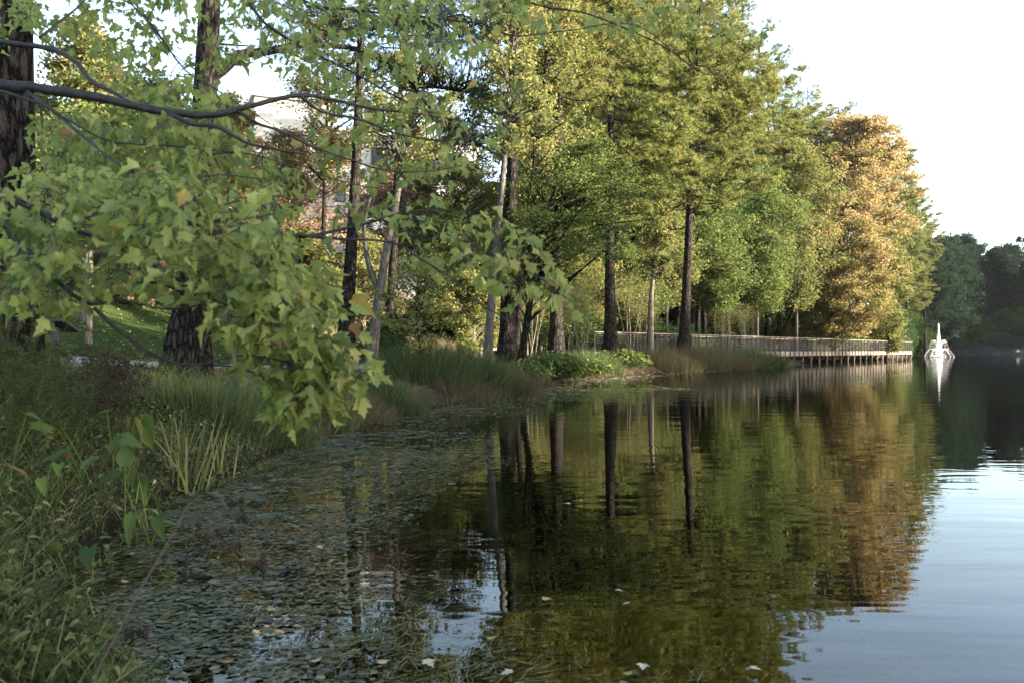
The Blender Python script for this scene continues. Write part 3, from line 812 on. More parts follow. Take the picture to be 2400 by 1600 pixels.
tag(wood_mass(rng, hp, .3).build('hillside_wood', M['leaf_dark']), kind='stuff', label='dark woodland filling the slope behind the boardwalk trees')
rng = np.random.default_rng(77)
sp = []
for i in range(17): sp.append((rng.uniform(25, 42), rng.uniform(-20, 21), rng.uniform(15, 19), rng.uniform(3.0, 4.0)))
for i in range(60):
    t = rng.uniform(0, 1); sp.append((np.interp(t, [0, .45, 1], [60, 93, 128]) + rng.uniform(0, 12), np.interp(t, [0, .45, 1], [30, 60, 82]) + rng.uniform(-8, 4), rng.uniform(20, 25), rng.uniform(3.6, 4.8)))
for i in range(34): sp.append((rng.uniform(122, 175), rng.uniform(140, 184), rng.uniform(22, 29), rng.uniform(4, 5.5)))
tag(wood_mass(rng, sp, .42).build('woodland', M['leaf_far']), kind='stuff', label='unseen woods around the lake, added to shade the banks')

# ------------------------------------------------------------------ boardwalk
BW = np.array([(4.4, 46.3), (7.3, 49.6), (11.1, 54), (16.2, 60.2), (21.4, 66.8), (30, 78), (38.5, 89.2), (46.9, 100.2)], float)
BS = smooth_path(np.c_[BW, BW[:, 0] * 0], 400)
cum = np.r_[0, np.cumsum(np.linalg.norm(np.diff(BS, axis=0), axis=1))]
LEN = cum[-1]
def bp_(s, off=0.0):
    i = np.array([np.interp(s, cum, BS[:, 0]), np.interp(s, cum, BS[:, 1])])
    j = np.array([np.interp(min(s + .2, LEN), cum, BS[:, 0]), np.interp(min(s + .2, LEN), cum, BS[:, 1])]) - np.array([np.interp(max(s - .2, 0), cum, BS[:, 0]), np.interp(max(s - .2, 0), cum, BS[:, 1])])
    j = j / np.linalg.norm(j); nrm = np.array([-j[1], j[0]])
    return i + nrm * off, math.atan2(j[1], j[0])
DECK = 1.0; WID = 3.0
bw = empty('boardwalk', (BW[0][0], BW[0][1], 0)); B0 = np.array([BW[0][0], BW[0][1], 0])
tag(bw, 'long wooden boardwalk on thin posts curving out over the lake, with a slatted railing', 'boardwalk')
def strip(s0, s1, o0, o1, z0, z1, step=1.05, gap=0):
    mb = MB(); ss = np.arange(s0, s1, step); ss = np.r_[ss, s1]
    for a, b in zip(ss[:-1], ss[1:]):
        p = [bp_(a, o0)[0], bp_(b, o0)[0], bp_(b, o1)[0], bp_(a, o1)[0]]
        V = [[q[0], q[1], z] for z in (z0, z1) for q in p]
        mb.add(V, [[3, 2, 1, 0], [4, 5, 6, 7], [0, 1, 5, 4], [1, 2, 6, 5], [2, 3, 7, 6], [3, 0, 4, 7]])
    return mb
def bchild(mb, name, mat, parent=None):
    o = mb.build(name, mat, None)
    me = o.data; co = np.zeros(len(me.vertices) * 3, np.float32); me.vertices.foreach_get("co", co)
    co = co.reshape(-1, 3) - B0.astype(np.float32); me.vertices.foreach_set("co", co.ravel()); me.update()
    o.parent = parent or bw
    return o
mb = MB()
for s in np.arange(0.07, LEN, .145):
    p, a = bp_(s, WID / 2); mb.box((p[0], p[1], DECK - .02), (.135, WID - .02, .04), a)
bchild(mb, 'deck', M['deck_wood'])
near_f = bchild(strip(0, LEN, -.05, 0.0, DECK - .38, DECK - .045), 'fascia', M['rail_wood'])
bchild(strip(0, LEN, WID, WID + .05, DECK - .38, DECK - .045), 'fascia', M['rail_wood'])
for side, off in ((0, -.075), (1, WID + .075)):
    rail = bchild(strip(0, LEN, off - .055, off + .055, DECK + 1.03, DECK + 1.075), 'top_rail', M['rail_wood'])
    sl = MB()
    for k in range(10):
        z = DECK + .07 + k * .096
        q = strip(0, LEN, off - .008, off + .008, z - .006, z + .006, 1.05)
        for v, f, t in zip(q.v, q.f, q.t): sl.v.append(v); sl.f.append(f - 0 + sl.n); sl.t.append(t)
        sl.n += q.n
    slo = bchild(sl, 'railing_slats', M['slat'])
    n = int(LEN / 1.05)
    post_me = None
    for i in range(n + 1):
        s = min(i * LEN / n, LEN); p, a = bp_(s, off)
        if post_me is None:
            pm = MB(); pm.box((0, 0, DECK + .335), (.045, .07, 1.39)); po = pm.build('rail_post', M['metal'], slo); post_me = po
        else:
            po = post_me.copy(); sc.collection.objects.link(po); po.parent = slo
        po.location = (p[0] - B0[0], p[1] - B0[1], 0); po.rotation_euler = (0, 0, a)
    # slats mesh is at the boardwalk's origin, posts hang on it
sp0 = None
for i, s in enumerate(np.arange(6.2, LEN, 2.12)):
    for off in (.35, WID - .35):
        p, a = bp_(s, off)
        if sp0 is None:
            pm = MB(); pm.box((0, 0, -.1), (.1, .1, 1.45)); pm.box((0, 0, .45), (.16, .16, .06)); sp0 = pm.build('support_post', M['rail_wood'], bw); po = sp0
        else:
            po = sp0.copy(); sc.collection.objects.link(po); po.parent = bw
        po.location = (p[0] - B0[0], p[1] - B0[1], 0); po.rotation_euler = (0, 0, a)
for s in np.arange(6.2, LEN, 2.12):
    pa, a = bp_(s, .1); pb, a = bp_(s, WID - .1)
mb = MB()
for s in np.arange(6.2, LEN, 2.12):
    pa, a = bp_(s, 0.02); pb, a = bp_(s, WID - .02); mb.bar((pa[0], pa[1], DECK - .14), (pb[0], pb[1], DECK - .14), .08, .18)
bchild(mb, 'cross_beam', M['deck_wood'])
mb = MB(); pa, a = bp_(25.0, -.1); pb, a = bp_(27.6, -.25)
mb.bar((pa[0], pa[1], .62), (pb[0], pb[1], -.15), .09, .09); bchild(mb, 'brace', M['metal'])
mb = MB(); pa, a = bp_(LEN - .1, -.1); pb, a = bp_(LEN - 1.2, -.1)
mb.bar((pa[0], pa[1], .6), (pb[0], pb[1], -.15), .07, .07); bchild(mb, 'brace', M['rail_wood'])

# ------------------------------------------------------------------ fountain
FX, FY = 69.0, 138.0
m, nt, out = newmat('spray')
df = N(nt, "ShaderNodeBsdfDiffuse"); df.inputs[0].default_value = (.9, .92, .95, 1)
tr = N(nt, "ShaderNodeBsdfTranslucent"); tr.inputs[0].default_value = (.95, .95, .95, 1)
mx = N(nt, "ShaderNodeMixShader"); mx.inputs[0].default_value = .5
nt.links.new(df.outputs[0], mx.inputs[1]); nt.links.new(tr.outputs[0], mx.inputs[2])
tp_ = N(nt, "ShaderNodeBsdfTransparent"); m2 = N(nt, "ShaderNodeMixShader"); m2.inputs[0].default_value = .45
nt.links.new(mx.outputs[0], m2.inputs[1]); nt.links.new(tp_.outputs[0], m2.inputs[2]); nt.links.new(m2.outputs[0], out.inputs[0])
M['spray'] = m
ft = tag(empty('fountain', (FX, FY, 0)), 'white floating fountain throwing a tall central jet and ringed arcs of spray', 'fountain')
rng = np.random.default_rng(3)
def drops(P, size):
    n = len(P); o = np.array([[1, 0, 0], [-1, 0, 0], [0, 1, 0], [0, -1, 0], [0, 0, 1.6], [0, 0, -1.6]])
    V = (P[:, None] + o[None] * np.broadcast_to(size, (n,))[:, None, None]).reshape(-1, 3)
    f = np.array([[0, 2, 4], [2, 1, 4], [1, 3, 4], [3, 0, 4], [2, 0, 5], [1, 2, 5], [3, 1, 5], [0, 3, 5]])
    return V, ((np.arange(n) * 6)[:, None, None] + f[None]).reshape(-1, 3)
t = rng.uniform(0, 1, 3000) ** 1.0
r = (.10 + 1.0 * (1 - t) ** 2.2) * np.abs(rng.normal(0, .55, 3000)); a = rng.uniform(0, 6.28, 3000)
P = np.stack([r * np.cos(a), r * np.sin(a), t * 5.4 * (1 - .25 * np.clip(r, 0, 1))], 1)
q = MB(); q.add(*drops(P, rng.uniform(.02, .05, 3000))); q.build('central_jet', M['spray'], ft)
for R0, H0, nj, lab in ((1.55, 2.8, 8, 'tall_arc'), (2.1, 1.4, 9, 'low_arc')):
    q = MB(); P = []
    for j in range(nj):
        aj = j / nj * 2 * math.pi + .2
        tt = rng.uniform(0, 1, 170) if H0 > 2 else rng.uniform(0, 1, 170) ** .8
        rr = .15 + tt * R0; zz = H0 * 4 * tt * (1 - tt) * (1.0 - .25 * tt) * 1.08
        sp_ = .012 + .05 * tt[:, None]
        P.append(np.stack([rr * math.cos(aj), rr * math.sin(aj), zz], 1) + rng.normal(size=(170, 3)) * sp_)
    P = np.concatenate(P); P[:, 2] = np.abs(P[:, 2])
    q.add(*drops(P, rng.uniform(.011, .022, len(P)))); q.build(lab, M['spray'], ft)
q = MB(); V, F, T = tube([(0, 0, -.1), (0, 0, .12)], [.45, .4], 16); q.add(V, F); q.f.append(T); q.t.append(np.full(len(T), .5)); q.build('float', M['black_metal'], ft)

# ------------------------------------------------------------------ building on the hill
bd = empty('building', (0, 0, 0)); tag(bd, 'long pale stone building with flat roofs, half hidden behind the trees on the hill', 'building')
def block(px0, px1, ytop, d, depth, name='wall', mat='stone', base=5.0, par=None):
    x0 = XY(px0, d)[0]; x1 = XY(px1, d)[0]; z1 = ztop(ytop, d)
    mb = MB(); mb.box(((x0 + x1) / 2, d + depth / 2, (z1 + base) / 2), (x1 - x0, depth, z1 - base)); o = mb.build(name, M[mat], par or bd)
    return x0, x1, z1, d, o
def roof_(x0, x1, z1, d, depth):
    mb = MB(); mb.box(((x0 + x1) / 2, d + depth / 2, z1 + .15), (x1 - x0 + .6, depth + .6, .3)); mb.build('roof', M['stone'], bd)
BD0 = np.array([XY(700, 82)[0], 82, 0])
b1_ = block(545, 720, 232, 78, 16); roof_(b1_[0], b1_[1], b1_[2], 78, 16)
b2_ = block(722, 1130, 292, 82, 16); roof_(b2_[0], b2_[1], b2_[2], 82, 16)
b3_ = block(1100, 1330, 395, 84, 14); roof_(b3_[0], b3_[1], b3_[2], 84, 14)
b4_ = block(830, 1230, 480, 66, 8)
b5_ = block(240, 545, 350, 86, 14); roof_(b5_[0], b5_[1], b5_[2], 86, 14)
def windows(b, rows, cols, w, h, d):
    x0, x1, z1 = b[:3]
    wf = None
    for r_ in range(rows):
        for c_ in range(cols):
            X = x0 + (c_ + .5) * (x1 - x0) / cols; Z = z1 - 2.3 - r_ * 3.6
            if Z < gz(X, d) + 1: continue
            if wf is None:
                fb = MB()
                fb.box((0, -.03, h / 2 + .05), (w + .2, .1, .1)); fb.box((0, -.03, -h / 2 - .05), (w + .2, .1, .1))
                fb.box((-w / 2 - .05, -.03, 0), (.1, .1, h)); fb.box((w / 2 + .05, -.03, 0), (.1, .1, h)); fb.box((0, -.02, 0), (.07, .06, h))
                wf = fb.build('window', M['black_metal'], bd)
                pn = MB(); pn.box((0, .0, 0), (w, .03, h)); pane0 = pn.build('pane', M['glass'], wf); o = wf
            else:
                o = wf.copy(); sc.collection.objects.link(o); o.parent = bd
                p = pane0.copy(); sc.collection.objects.link(p); p.parent = o
            o.location = (X, d - .03, Z)
windows(b2_, 3, 4, 1.5, 1.9, 82)
windows(b3_, 2, 3, 1.6, 1.8, 84)
windows(b5_, 2, 5, 1.5, 1.8, 86)
windows(b4_, 1, 6, 1.5, 1.2, 66)
for ch in [q for q in bpy.data.objects if q.parent == bd]:
    ch.location = Vector(ch.location) - Vector(BD0)
bd.location = BD0; bd.rotation_euler = (0, 0, R(24))
# low terrace walls below it
for px0, px1, y0, d, lab in ((820, 1010, 497, 58, 'long low pale wall below the building'), (1000, 1265, 512, 60, 'low pale terrace wall beside the slender leaning tree')):
    x0 = XY(px0, d)[0]; x1 = XY(px1, d)[0]; z1 = ztop(y0, d); zb = min(gz(x0, d), gz(x1, d)) - .5
    r = empty('terrace_wall', ((x0 + x1) / 2, d, zb)); mb = MB(); mb.box((0, 0, (z1 - zb) / 2), (x1 - x0, .5, z1 - zb)); mb.build('wall', M['stone'], r)
    mb = MB(); mb.box((0, 0, z1 - zb + .06), (x1 - x0 + .1, .62, .12)); mb.build('coping', M['concrete'], r); tag(r, lab, 'wall')

# ------------------------------------------------------------------ small furniture
x, y = XY(129, 12.5); z = gz(x, y); zt = ztop(752, 12.5)
sg = tag(empty('information_board', (x, y, z)), 'dark tilted information board on a single post by the lawn', 'sign')
mb = MB(); mb.box((0.0, 0, (zt - z) / 2), (.09, .09, zt - z)); mb.build('post', M['black_metal'], sg)
mb = MB(); c = np.array([0, 0, zt - z + .02]); hw, hd = .235, .19; tl = R(24)
def tilt(p): return [p[0] + .1 * p[1], p[1] * math.cos(tl), p[1] * math.sin(tl) * -1 + p[2]]
pv = [tilt((a * hw, b * hd, k)) for k in (-.014, .014) for a, b in ((-1, -1), (1, -1), (1, 1), (-1, 1))]
mb.add(np.array(pv) + c, [[3, 2, 1, 0], [4, 5, 6, 7], [0, 1, 5, 4], [1, 2, 6, 5], [2, 3, 7, 6], [3, 0, 4, 7]]); mb.build('panel', M['black_metal'], sg)

def bench(px, d, rot):
    x, y = XY(px, d); z = gz(x, y)
    r = tag(empty('park_bench', (x, y, z + .03)), 'brown wooden bench beside the grey path, half hidden by the hanging maple leaves', 'bench')
    r.rotation_euler = (0, 0, rot); W = 1.5
    mb = MB()
    for k in range(5): mb.box((0, -.2 + k * .1, .45), (W, .08, .03))
    mb.build('seat', M['bench_wood'], r)
    mb = MB(); mb.bar((-W / 2, .27, .85), (W / 2, .27, .85), .05, .09); mb.bar((-W / 2, .25, .55), (W / 2, .25, .55), .04, .06)
    for k in range(13): mb.bar((-W / 2 + .1 + k * .108, .255, .55), (-W / 2 + .1 + k * .108, .27, .84), .035, .02)
    mb.build('backrest', M['bench_wood'], r)
    for sx in (-1, 1):
        mb = MB(); mb.bar((sx * (W / 2 - .05), -.2, .62), (sx * (W / 2 - .05), .27, .66), .06, .04); mb.build('armrest', M['bench_wood'], r)
        for yy, hh in ((-.19, .62), (.25, .88)):
            mb = MB(); mb.box((sx * (W / 2 - .05), yy, hh / 2 - .02), (.06, .06, hh)); mb.build('leg', M['bench_wood'], r)
bench(607, 20.5, R(25))
x, y = XY(1140, 38); z = gz(x, y)
r = tag(empty('stone_bench', (x, y, z)), 'pale stone block bench at the back of the sunlit lawn', 'bench')
mb = MB(); mb.box((0, 0, .42), (1.7, .5, .12)); mb.build('seat', M['stone'], r)
for sx in (-1, 1):
    mb = MB(); mb.box((sx * .62, 0, .15), (.16, .42, .42)); mb.build('leg', M['stone'], r)

# ------------------------------------------------------------------ bank plants
rng = np.random.default_rng(31)
def clump_of(name, px, d, rad, h, n, mat, label, cat, group=None, w=.006, lean=.35, bend=.6, tone=(.1, .7), seg=3, dx=0, sq=1.0, ztop_=None):
    x, y = XY(px, d); z = gz(x, y); z = max(z, -.05)
    a = rng.uniform(0, 6.28, n); r = rad * rng.uniform(0, 1, n) ** .6
    px_, py_ = r * np.cos(a), r * np.sin(a) * sq
    P = np.stack([px_, py_, np.maximum(ground_z(px_ + x, py_ + y), -.05) - z], 1)
    az = np.where(rng.uniform(0, 1, n) < .3, rng.uniform(0, 6.28, n), a + rng.normal(0, .8, n)); bend = bend * rng.uniform(.3, 2.2, n); lean = lean * rng.uniform(.6, 1.5, n)
    V, F, sg_ = blades(rng, P, h * (1 - .3 * (r / rad) ** 2), w, lean * (.4 + r / rad), bend, seg, az)
    mb = MB(); mb.add(V, F, np.repeat(np.clip(rng.normal((tone[0] + tone[1]) / 2, (tone[1] - tone[0]) / 2.5, n), 0, 1), seg))
    o = mb.build(name, M[mat], None); o.location = (x, y, z)
    return tag(o, label, cat, group)
G_ = 'rush clumps along the waterline'
rc = [
 (470, 8.6, .75, .47, 2600, 'rush', 'wide blue-green rush clump in front of the straw bank, nearest of the rushes'),
 (590, 9.2, .6, .46, 2000, 'rush', 'blue-green rush clump at the water, just behind the lowest maple leaves'),
 (700, 11.2, .7, .42, 2000, 'rush', 'darker rush clump under the tip of the maple bough'),
 (800, 12.6, .7, .42, 1800, 'brown_grass', 'brown withered grass clump beyond the maple bough'),
 (880, 14.0, .75, .55, 1900, 'rush', 'dark drooping grass clump with brown heads at the water'),
 (985, 18.0, 1.0, .95, 2600, 'rush', 'tall blue-green rush clump below the small young maple'),
 (1070, 19.5, 1.1, 1.0, 2800, 'rush', 'tallest rush clump, between the young maple and the pale leaning trunk'),
 (1150, 20.5, 1.0, .75, 2400, 'brown_grass', 'brown-tipped grass clump below the stout dark pine'),
 (1060, 17.6, .8, .5, 1600, 'brown_grass', 'short pale grass fringe at the water below the tall rushes'),
 (1372, 35.0, 1.1, .75, 1500, 'rush', 'dark narrow rush clump between the two broad-leaved clumps'),
 (1530, 41.5, 1.7, 1.0, 2300, 'brown_grass', 'purple-brown grass clump in front of the pale broken trunk'),
 (1595, 45.5, 1.9, 1.15, 2500, 'brown_grass', 'purple-brown grass clump below the leaning pine'),
 (1660, 48.5, 1.9, 1.15, 2500, 'brown_grass', 'purple-brown grass clump in front of the middle of the railing'),
 (1715, 51.5, 1.6, 1.2, 1900, 'rush', 'green feathery grass clump at the end of the purple grasses'),
 (1755, 56, 1.5, 1.25, 1500, 'rush', 'green drooping grass clump where the boardwalk leaves the bank'),
]
for i, (px, d, rad, h, n, mt, lab) in enumerate(rc):
    clump_of('grass_clump' if mt != 'rush' else 'rush_clump', px, d, rad, h, n, mt, lab, 'grass clump' if mt != 'rush' else 'rush clump', G_, w=.0045 + d * .00032, tone=(.05, .6) if mt == 'rush' else (.1, .8), lean=.38, bend=.7)
# tan grass on the slope
for i, (px, d, lab) in enumerate([(700, 30, 'band of tall tan grass on the slope left of the straight dark pine'), (745, 31.5, 'tall tan grass beside the straight dark pine'), (905, 33, 'tan grass on the slope behind the curved grey trunk'), (990, 37, 'tan grass behind the small young maple')]):
    clump_of('tan_grass_clump', px, d, 2.1, .9, 2600, 'tan', lab, 'grass clump', 'tan grasses on the slope', w=.016, lean=.3, sq=.8)

def broad_leaf_mesh(n_seg=5):
    """heart-and-arrow shaped leaf, unit length along +y, folded along its rib"""
    yy = np.array([-.16, 0, .12, .3, .5, .7, .88, 1.0]); ww = np.array([.12, .26, .30, .27, .21, .13, .06, 0])
    V = []; 
    for y_, w_ in zip(yy, ww):
        V += [(-w_, y_, .35 * w_ - .25 * y_ * y_), (0, y_ if y_ > 0 else 0, -.25 * y_ * y_), (w_, y_, .35 * w_ - .25 * y_ * y_)]
    F = []
    for i in range(len(yy) - 1):
        a = i * 3; F += [[a, a + 1, a + 4, a + 3], [a + 1, a + 2, a + 5, a + 4]]
    return np.array(V), np.array(F)
BL_V, BL_F = broad_leaf_mesh()

def frames(rng, n, down=.3, outdir=None):
    """leaf frames: L along the leaf, Nn its upper side"""
    a = rng.uniform(0, 6.28, n)
    L = np.stack([np.cos(a), np.sin(a), np.zeros(n)], 1)
    if outdir is not None: L = norm(L * .7 + outdir)
    L[:, 2] -= down + rng.normal(0, .3, n); L = norm(L)
    Nn = np.tile(np.array([0, 0, 1.]), (n, 1)) + rng.normal(size=(n, 3)) * .55
    Nn = norm(Nn - L * (Nn * L).sum(1, keepdims=True)); W = np.cross(L, Nn)
    return L, Nn, W

def put_leaves(TV, TF, P, L, Nn, W, size, wid=1.0):
    n = len(P); size = np.broadcast_to(size, (n,))
    V = P[:, None] + (TV[None, :, 0:1] * W[:, None] * wid + TV[None, :, 1:2] * L[:, None] + TV[None, :, 2:3] * Nn[:, None]) * size[:, None, None]
    F = (np.arange(n) * len(TV))[:, None, None] + TF[None]
    return V.reshape(-1, 3), F.reshape(-1, TF.shape[1])

def arrow_plant(px, d, n, h, size, label, spread=.18, lean=.3, group=None, seed=0, base=None, tone=.35):
    rg = np.random.default_rng(seed)
    x, y = XY(px, d); z = max(gz(x, y), 0.0) - .04
    r = empty('arrow_leaved_plant', (x, y, z)); tag(r, label, 'plant', group)
    for i in range(n):
        a = rg.uniform(0, 6.28); hh = h * rg.uniform(.6, 1.1); l_ = lean * rg.uniform(.3, 1.3)
        p0 = np.array([rg.normal(0, spread * .3), rg.normal(0, spread * .3), 0])
        tip = p0 + np.array([math.cos(a) * l_ * hh, math.sin(a) * l_ * hh, hh])
        mid = (p0 + tip) / 2 + np.array([0, 0, .08 * hh])
        mb = MB(); add_tube(mb, smooth_path([p0, mid, tip], 6), np.linspace(.006, .0035, 6), 5); mb.build('stem', M['broad'], r, True)
        L = norm(np.array([[math.cos(a) * .9, math.sin(a) * .9, rg.choice([.9, -.2, -1.5], p=[.35, .3, .35])]])); Nn = norm(np.array([[0, 0, 1.]]) + rg.normal(size=(1, 3)) * .4 + norm(np.array([[0, -1., .2]])) * .5)
        Nn = norm(Nn - L * (Nn * L).sum()); W = np.cross(L, Nn)
        s_ = size * rg.uniform(.75, 1.2)
        V, F = put_leaves(BL_V, BL_F, tip[None], L, Nn, W, s_, rg.uniform(.7, 1.0))
        lb = MB(); lb.add(V, F, np.full(len(F), np.clip(rg.choice([.2, .35, .5, .75, .95], p=[.3, .35, .2, .1, .05]) + tone - .35, 0, 1))); lb.build('leaf', M['broad'], r, True)
    return r
arrow_plant(285, 5.6, 7, .52, .17, 'tall arrow-leaved water plant with upright stems in the middle of the near bank', lean=.25, seed=1)
arrow_plant(340, 5.0, 5, .40, .17, 'arrow-leaved plant with folded drooping leaves at the mat of weed', lean=.35, seed=2)
arrow_plant(355, 4.6, 4, .22, .15, 'low arrow-leaved plant right at the edge of the floating weed', lean=.5, seed=3)
arrow_plant(200, 5.3, 5, .45, .15, 'leaning arrow-leaved plant with one yellow leaf, among the brown stems', lean=.6, seed=4)
arrow_plant(190, 3.9, 4, .20, .13, 'small arrow-leaved plant with a single leaf reaching over the weed', lean=.7, seed=5)
arrow_plant(90, 4.6, 5, .30, .12, 'low plant with small heart-shaped leaves in the shaded weeds', lean=.6, seed=6)
arrow_plant(20, 4.9, 4, .45, .12, 'heart-leaved plant at the edge of the picture by the thick trunk', lean=.5, seed=7)
for i, (px, d, h, lab) in enumerate([(440, 6.4, .62, 'clump of stiff yellow-green sword leaves at the water'), (505, 6.9, .36, 'few broken sword leaves leaning out over the water'), (385, 6.7, .42, 'small clump of sword leaves beside the arrow-leaved plant')]):
    clump_of('sword_leaf_clump', px, d, .2, h, (26, 12, 10)[i], 'weed', lab, 'plant', 'sword-leaved plants', w=.022, lean=.4, bend=.4, tone=(.45, .9), seg=5)
# broad-leaved clumps further along
def broad_clump(px, d, rad, h, n, size, label):
    x, y = XY(px, d); z = max(gz(x, y), 0) - .02
    r = empty('broad_leaved_clump', (x, y, z)); tag(r, label, 'plant', 'broad-leaved clumps at the water')
    a = rng.uniform(0, 6.28, n); q = rad * rng.uniform(0, 1, n) ** .5
    hh = h * np.sqrt(np.clip(1 - (q / rad) ** 2 * .75, 0, 1)) * rng.uniform(.35, 1.1, n)
    P = np.stack([q * np.cos(a), q * np.sin(a) * .8, hh], 1)
    mb = MB(); V, F = prisms(P * np.array([.85, .85, 0]), P, .007, .005, 3); mb.add(V, F, .3); mb.build('stems', M['broad'], r)
    L, Nn, W = frames(rng, n, .35, np.stack([np.cos(a), np.sin(a), 0 * a], 1))
    V, F = put_leaves(BL_V, BL_F, P, L, Nn, W, size * rng.uniform(.6, 1.2, n), .8)
    lb = MB(); lb.add(V, F, np.repeat(np.clip(rng.normal(.38, .22, n), 0, 1), len(BL_F))); lb.build('leaves', M['broad'], r)
broad_clump(1262, 27, 1.3, .8, 1500, .15, 'large mound of broad glossy leaves at the water below the wide-based pine')
broad_clump(1205, 23.5, .7, .6, 700, .15, 'lower yellowing broad-leaved mound beside the brown grass')
broad_clump(1425, 37.5, 1.3, .7, 800, .19, 'broad-leaved patch at the foot of the dark pine by the railing')
broad_clump(1350, 32, .9, .6, 450, .18, 'small broad-leaved patch on the lawn side of the narrow rush clump')

# ground cover: near weeds, straw, lawn, shore fringe
def scatter(rng, n, x0, x1, y0, y1, f, p=1.0):
    y = y0 + (y1 - y0) * rng.uniform(0, 1, n) ** p
    x = rng.uniform(x0, x1, n)
    k = f(x, y); return x[k], y[k]
def near_w(x, y): 
    s = lake_s(x, y); return (s > -.12) & (x > -.66 * y - .6) & (x < 1.0)
mb = MB()
x, y = scatter(rng, 110000, -9, 1, 2.2, 14, near_w, 1.3)
s = lake_s(x, y)
keep = rng.uniform(0, 1, len(x)) < np.clip(1.4 - .16 * np.maximum(s, 0), .25, 1) * np.clip(1.6 - y / 10, .15, 1); x, y, s = x[keep], y[keep], s[keep]
P = np.stack([x, y, np.maximum(ground_z(x, y), -.02)], 1)
hh = .10 + .2 * np.clip(s, 0, 1.2) / 1.2 * (1 + .5 * np.sin(x * 3 + y * 2))
V, F, sg_ = blades(rng, P, hh * rng.choice([.6, 1, 1.5], len(P)), .0065, .8, .9, 3)
mb.add(V, F, np.repeat(np.clip(rng.normal(.38, .24, len(x)), 0, 1), sg_))
xl, yl = scatter(rng, 16000, -5, .6, 2.2, 8, near_w, 1.2)
sl_ = lake_s(xl, yl); Pl = np.stack([xl, yl, np.maximum(ground_z(xl, yl), 0) + rng.uniform(.03, .26, len(xl)) * np.clip(sl_ + .35, .15, 1)], 1)
L, Nn, W = frames(rng, len(Pl), .2)
V, F = put_leaves(BL_V, BL_F, Pl, L, Nn, W, rng.uniform(.02, .055, len(Pl)), .9)
mb.add(V, F, np.repeat(np.clip(rng.normal(.4, .22, len(Pl)), 0, 1), len(BL_F)))
tag(mb.build('weeds', M['weed']), 'tangled low green weeds covering the near bank', kind='stuff')

# feathery plants by the thick trunk and brown stems beside them
def feather(px, d, h, n, label, mat='weed', tone=.3, group='feathery weeds by the thick trunk'):
    x, y = XY(px, d); z = gz(x, y); r = empty('feathery_weed' if mat == 'weed' else 'brown_stem_clump', (x, y, z)); tag(r, label, 'plant', group)
    st = MB(); lf = MB()
    for i in range(n):
        a = rng.uniform(0, 6.28); b = np.array([rng.normal(0, .12), rng.normal(0, .12), 0]); hh = h * rng.uniform(.6, 1.1)
        tip = b + np.array([math.cos(a) * .3 * hh, math.sin(a) * .3 * hh, hh]); path = smooth_path([b, b * .6 + tip * .4 + np.array([0, 0, .1]), tip, tip + np.array([math.cos(a) * .12, math.sin(a) * .12, -.05])], 10)
        V, F = prisms(path[:-1], path[1:], .0035, .002, 3); st.add(V, F, tone)
        m_ = 150 if mat == 'weed' else 34
        u = rng.uniform(.25, 1, m_); q = np.stack([np.interp(u, np.linspace(0, 1, 10), path[:, k]) for k in range(3)], 1)
        dd = randdir(rng, m_) * np.array([1, 1, .6]); dd[:, 2] += .25
        e = q + dd * (rng.uniform(.04, .15, m_) * (1.25 - u))[:, None]
        V, F = prisms(q, e, .0013, .0006, 3); lf.add(V, F, np.clip(rng.normal(tone, .15, len(F)), 0, 1))
        if mat != 'weed': V, F = drops(e, .006); lf.add(V, F, .1)
    st.build('stems', M[mat], r); lf.build('sprigs' , M[mat], r)
for i, (px, d, h, lab) in enumerate([(15, 6.2, 1.05, 'tall feathery weed in front of the thick dark trunk'), (75, 6.6, .72, 'feathery weed bending below the information board'), (130, 6.9, .62, 'feathery weed just under the information board post'), (170, 6.0, .7, 'shorter feathery weed beside the brown stems'), (40, 5.2, .7, 'low feathery weed in the corner below the thick trunk')]):
    feather(px, d, h, 15, lab)
for i, (px, d, h, lab) in enumerate([(215, 7.6, .62, 'dry brown seed stems beside the feathery weeds'), (265, 7.9, .6, 'dry brown seed stems in front of the straw bank'), (235, 6.6, .5, 'dry brown seed stems behind the arrow-leaved plants')]):
    feather(px, d, h, 30, lab, 'dead', .3, 'dry brown stems on the near bank')

def lawn_f(x, y): return (lawn_mask(x, y) > .5) & (x > -.66 * y - .6)
x, y = scatter(rng, 130000, -26, 8, 13, 44, lawn_f)
P = np.stack([x, y, ground_z(x, y) - .01], 1); mb = MB()
V, F, sg_ = blades(rng, P, .075, .012, .4, .4, 1); mb.add(V, F, np.repeat(np.clip(rng.normal(.45, .25, len(x)), 0, 1), sg_))
tag(mb.build('lawn_grass', M['lawn']), 'short mown grass of the lawn', kind='stuff')
x, y = scatter(rng, 9000, -26, 8, 13, 44, lawn_f)
n = len(x); P = np.stack([x, y, ground_z(x, y) + .05], 1)
V, F = leaf_cloud(rng, P, .075, .7, 1.2); mb = MB(); mb.add(V, F, rng.uniform(0, 1, n))
tag(mb.build('lawn_leaves', M['tan']), 'small fallen leaves scattered over the lawn', kind='stuff')
def straw_f(x, y):
    s = lake_s(x, y); return (s > .5) & (lawn_mask(x, y) < .5) & (x > -.66 * y - .6) & (x < .66 * y)
x, y = scatter(rng, 90000, -14, 10, 6, 46, straw_f, 1.2)
n = len(x); P = np.stack([x, y, ground_z(x, y) + .008], 1); a = rng.uniform(0, 6.28, n)
dr = np.stack([np.cos(a), np.sin(a), rng.uniform(-.15, .5, n)], 1)
V, F = quads(P, norm(dr), np.tile([[0, 0, 1.]], (n, 1)), rng.uniform(.04, .11, n), .004 + y * .00015)
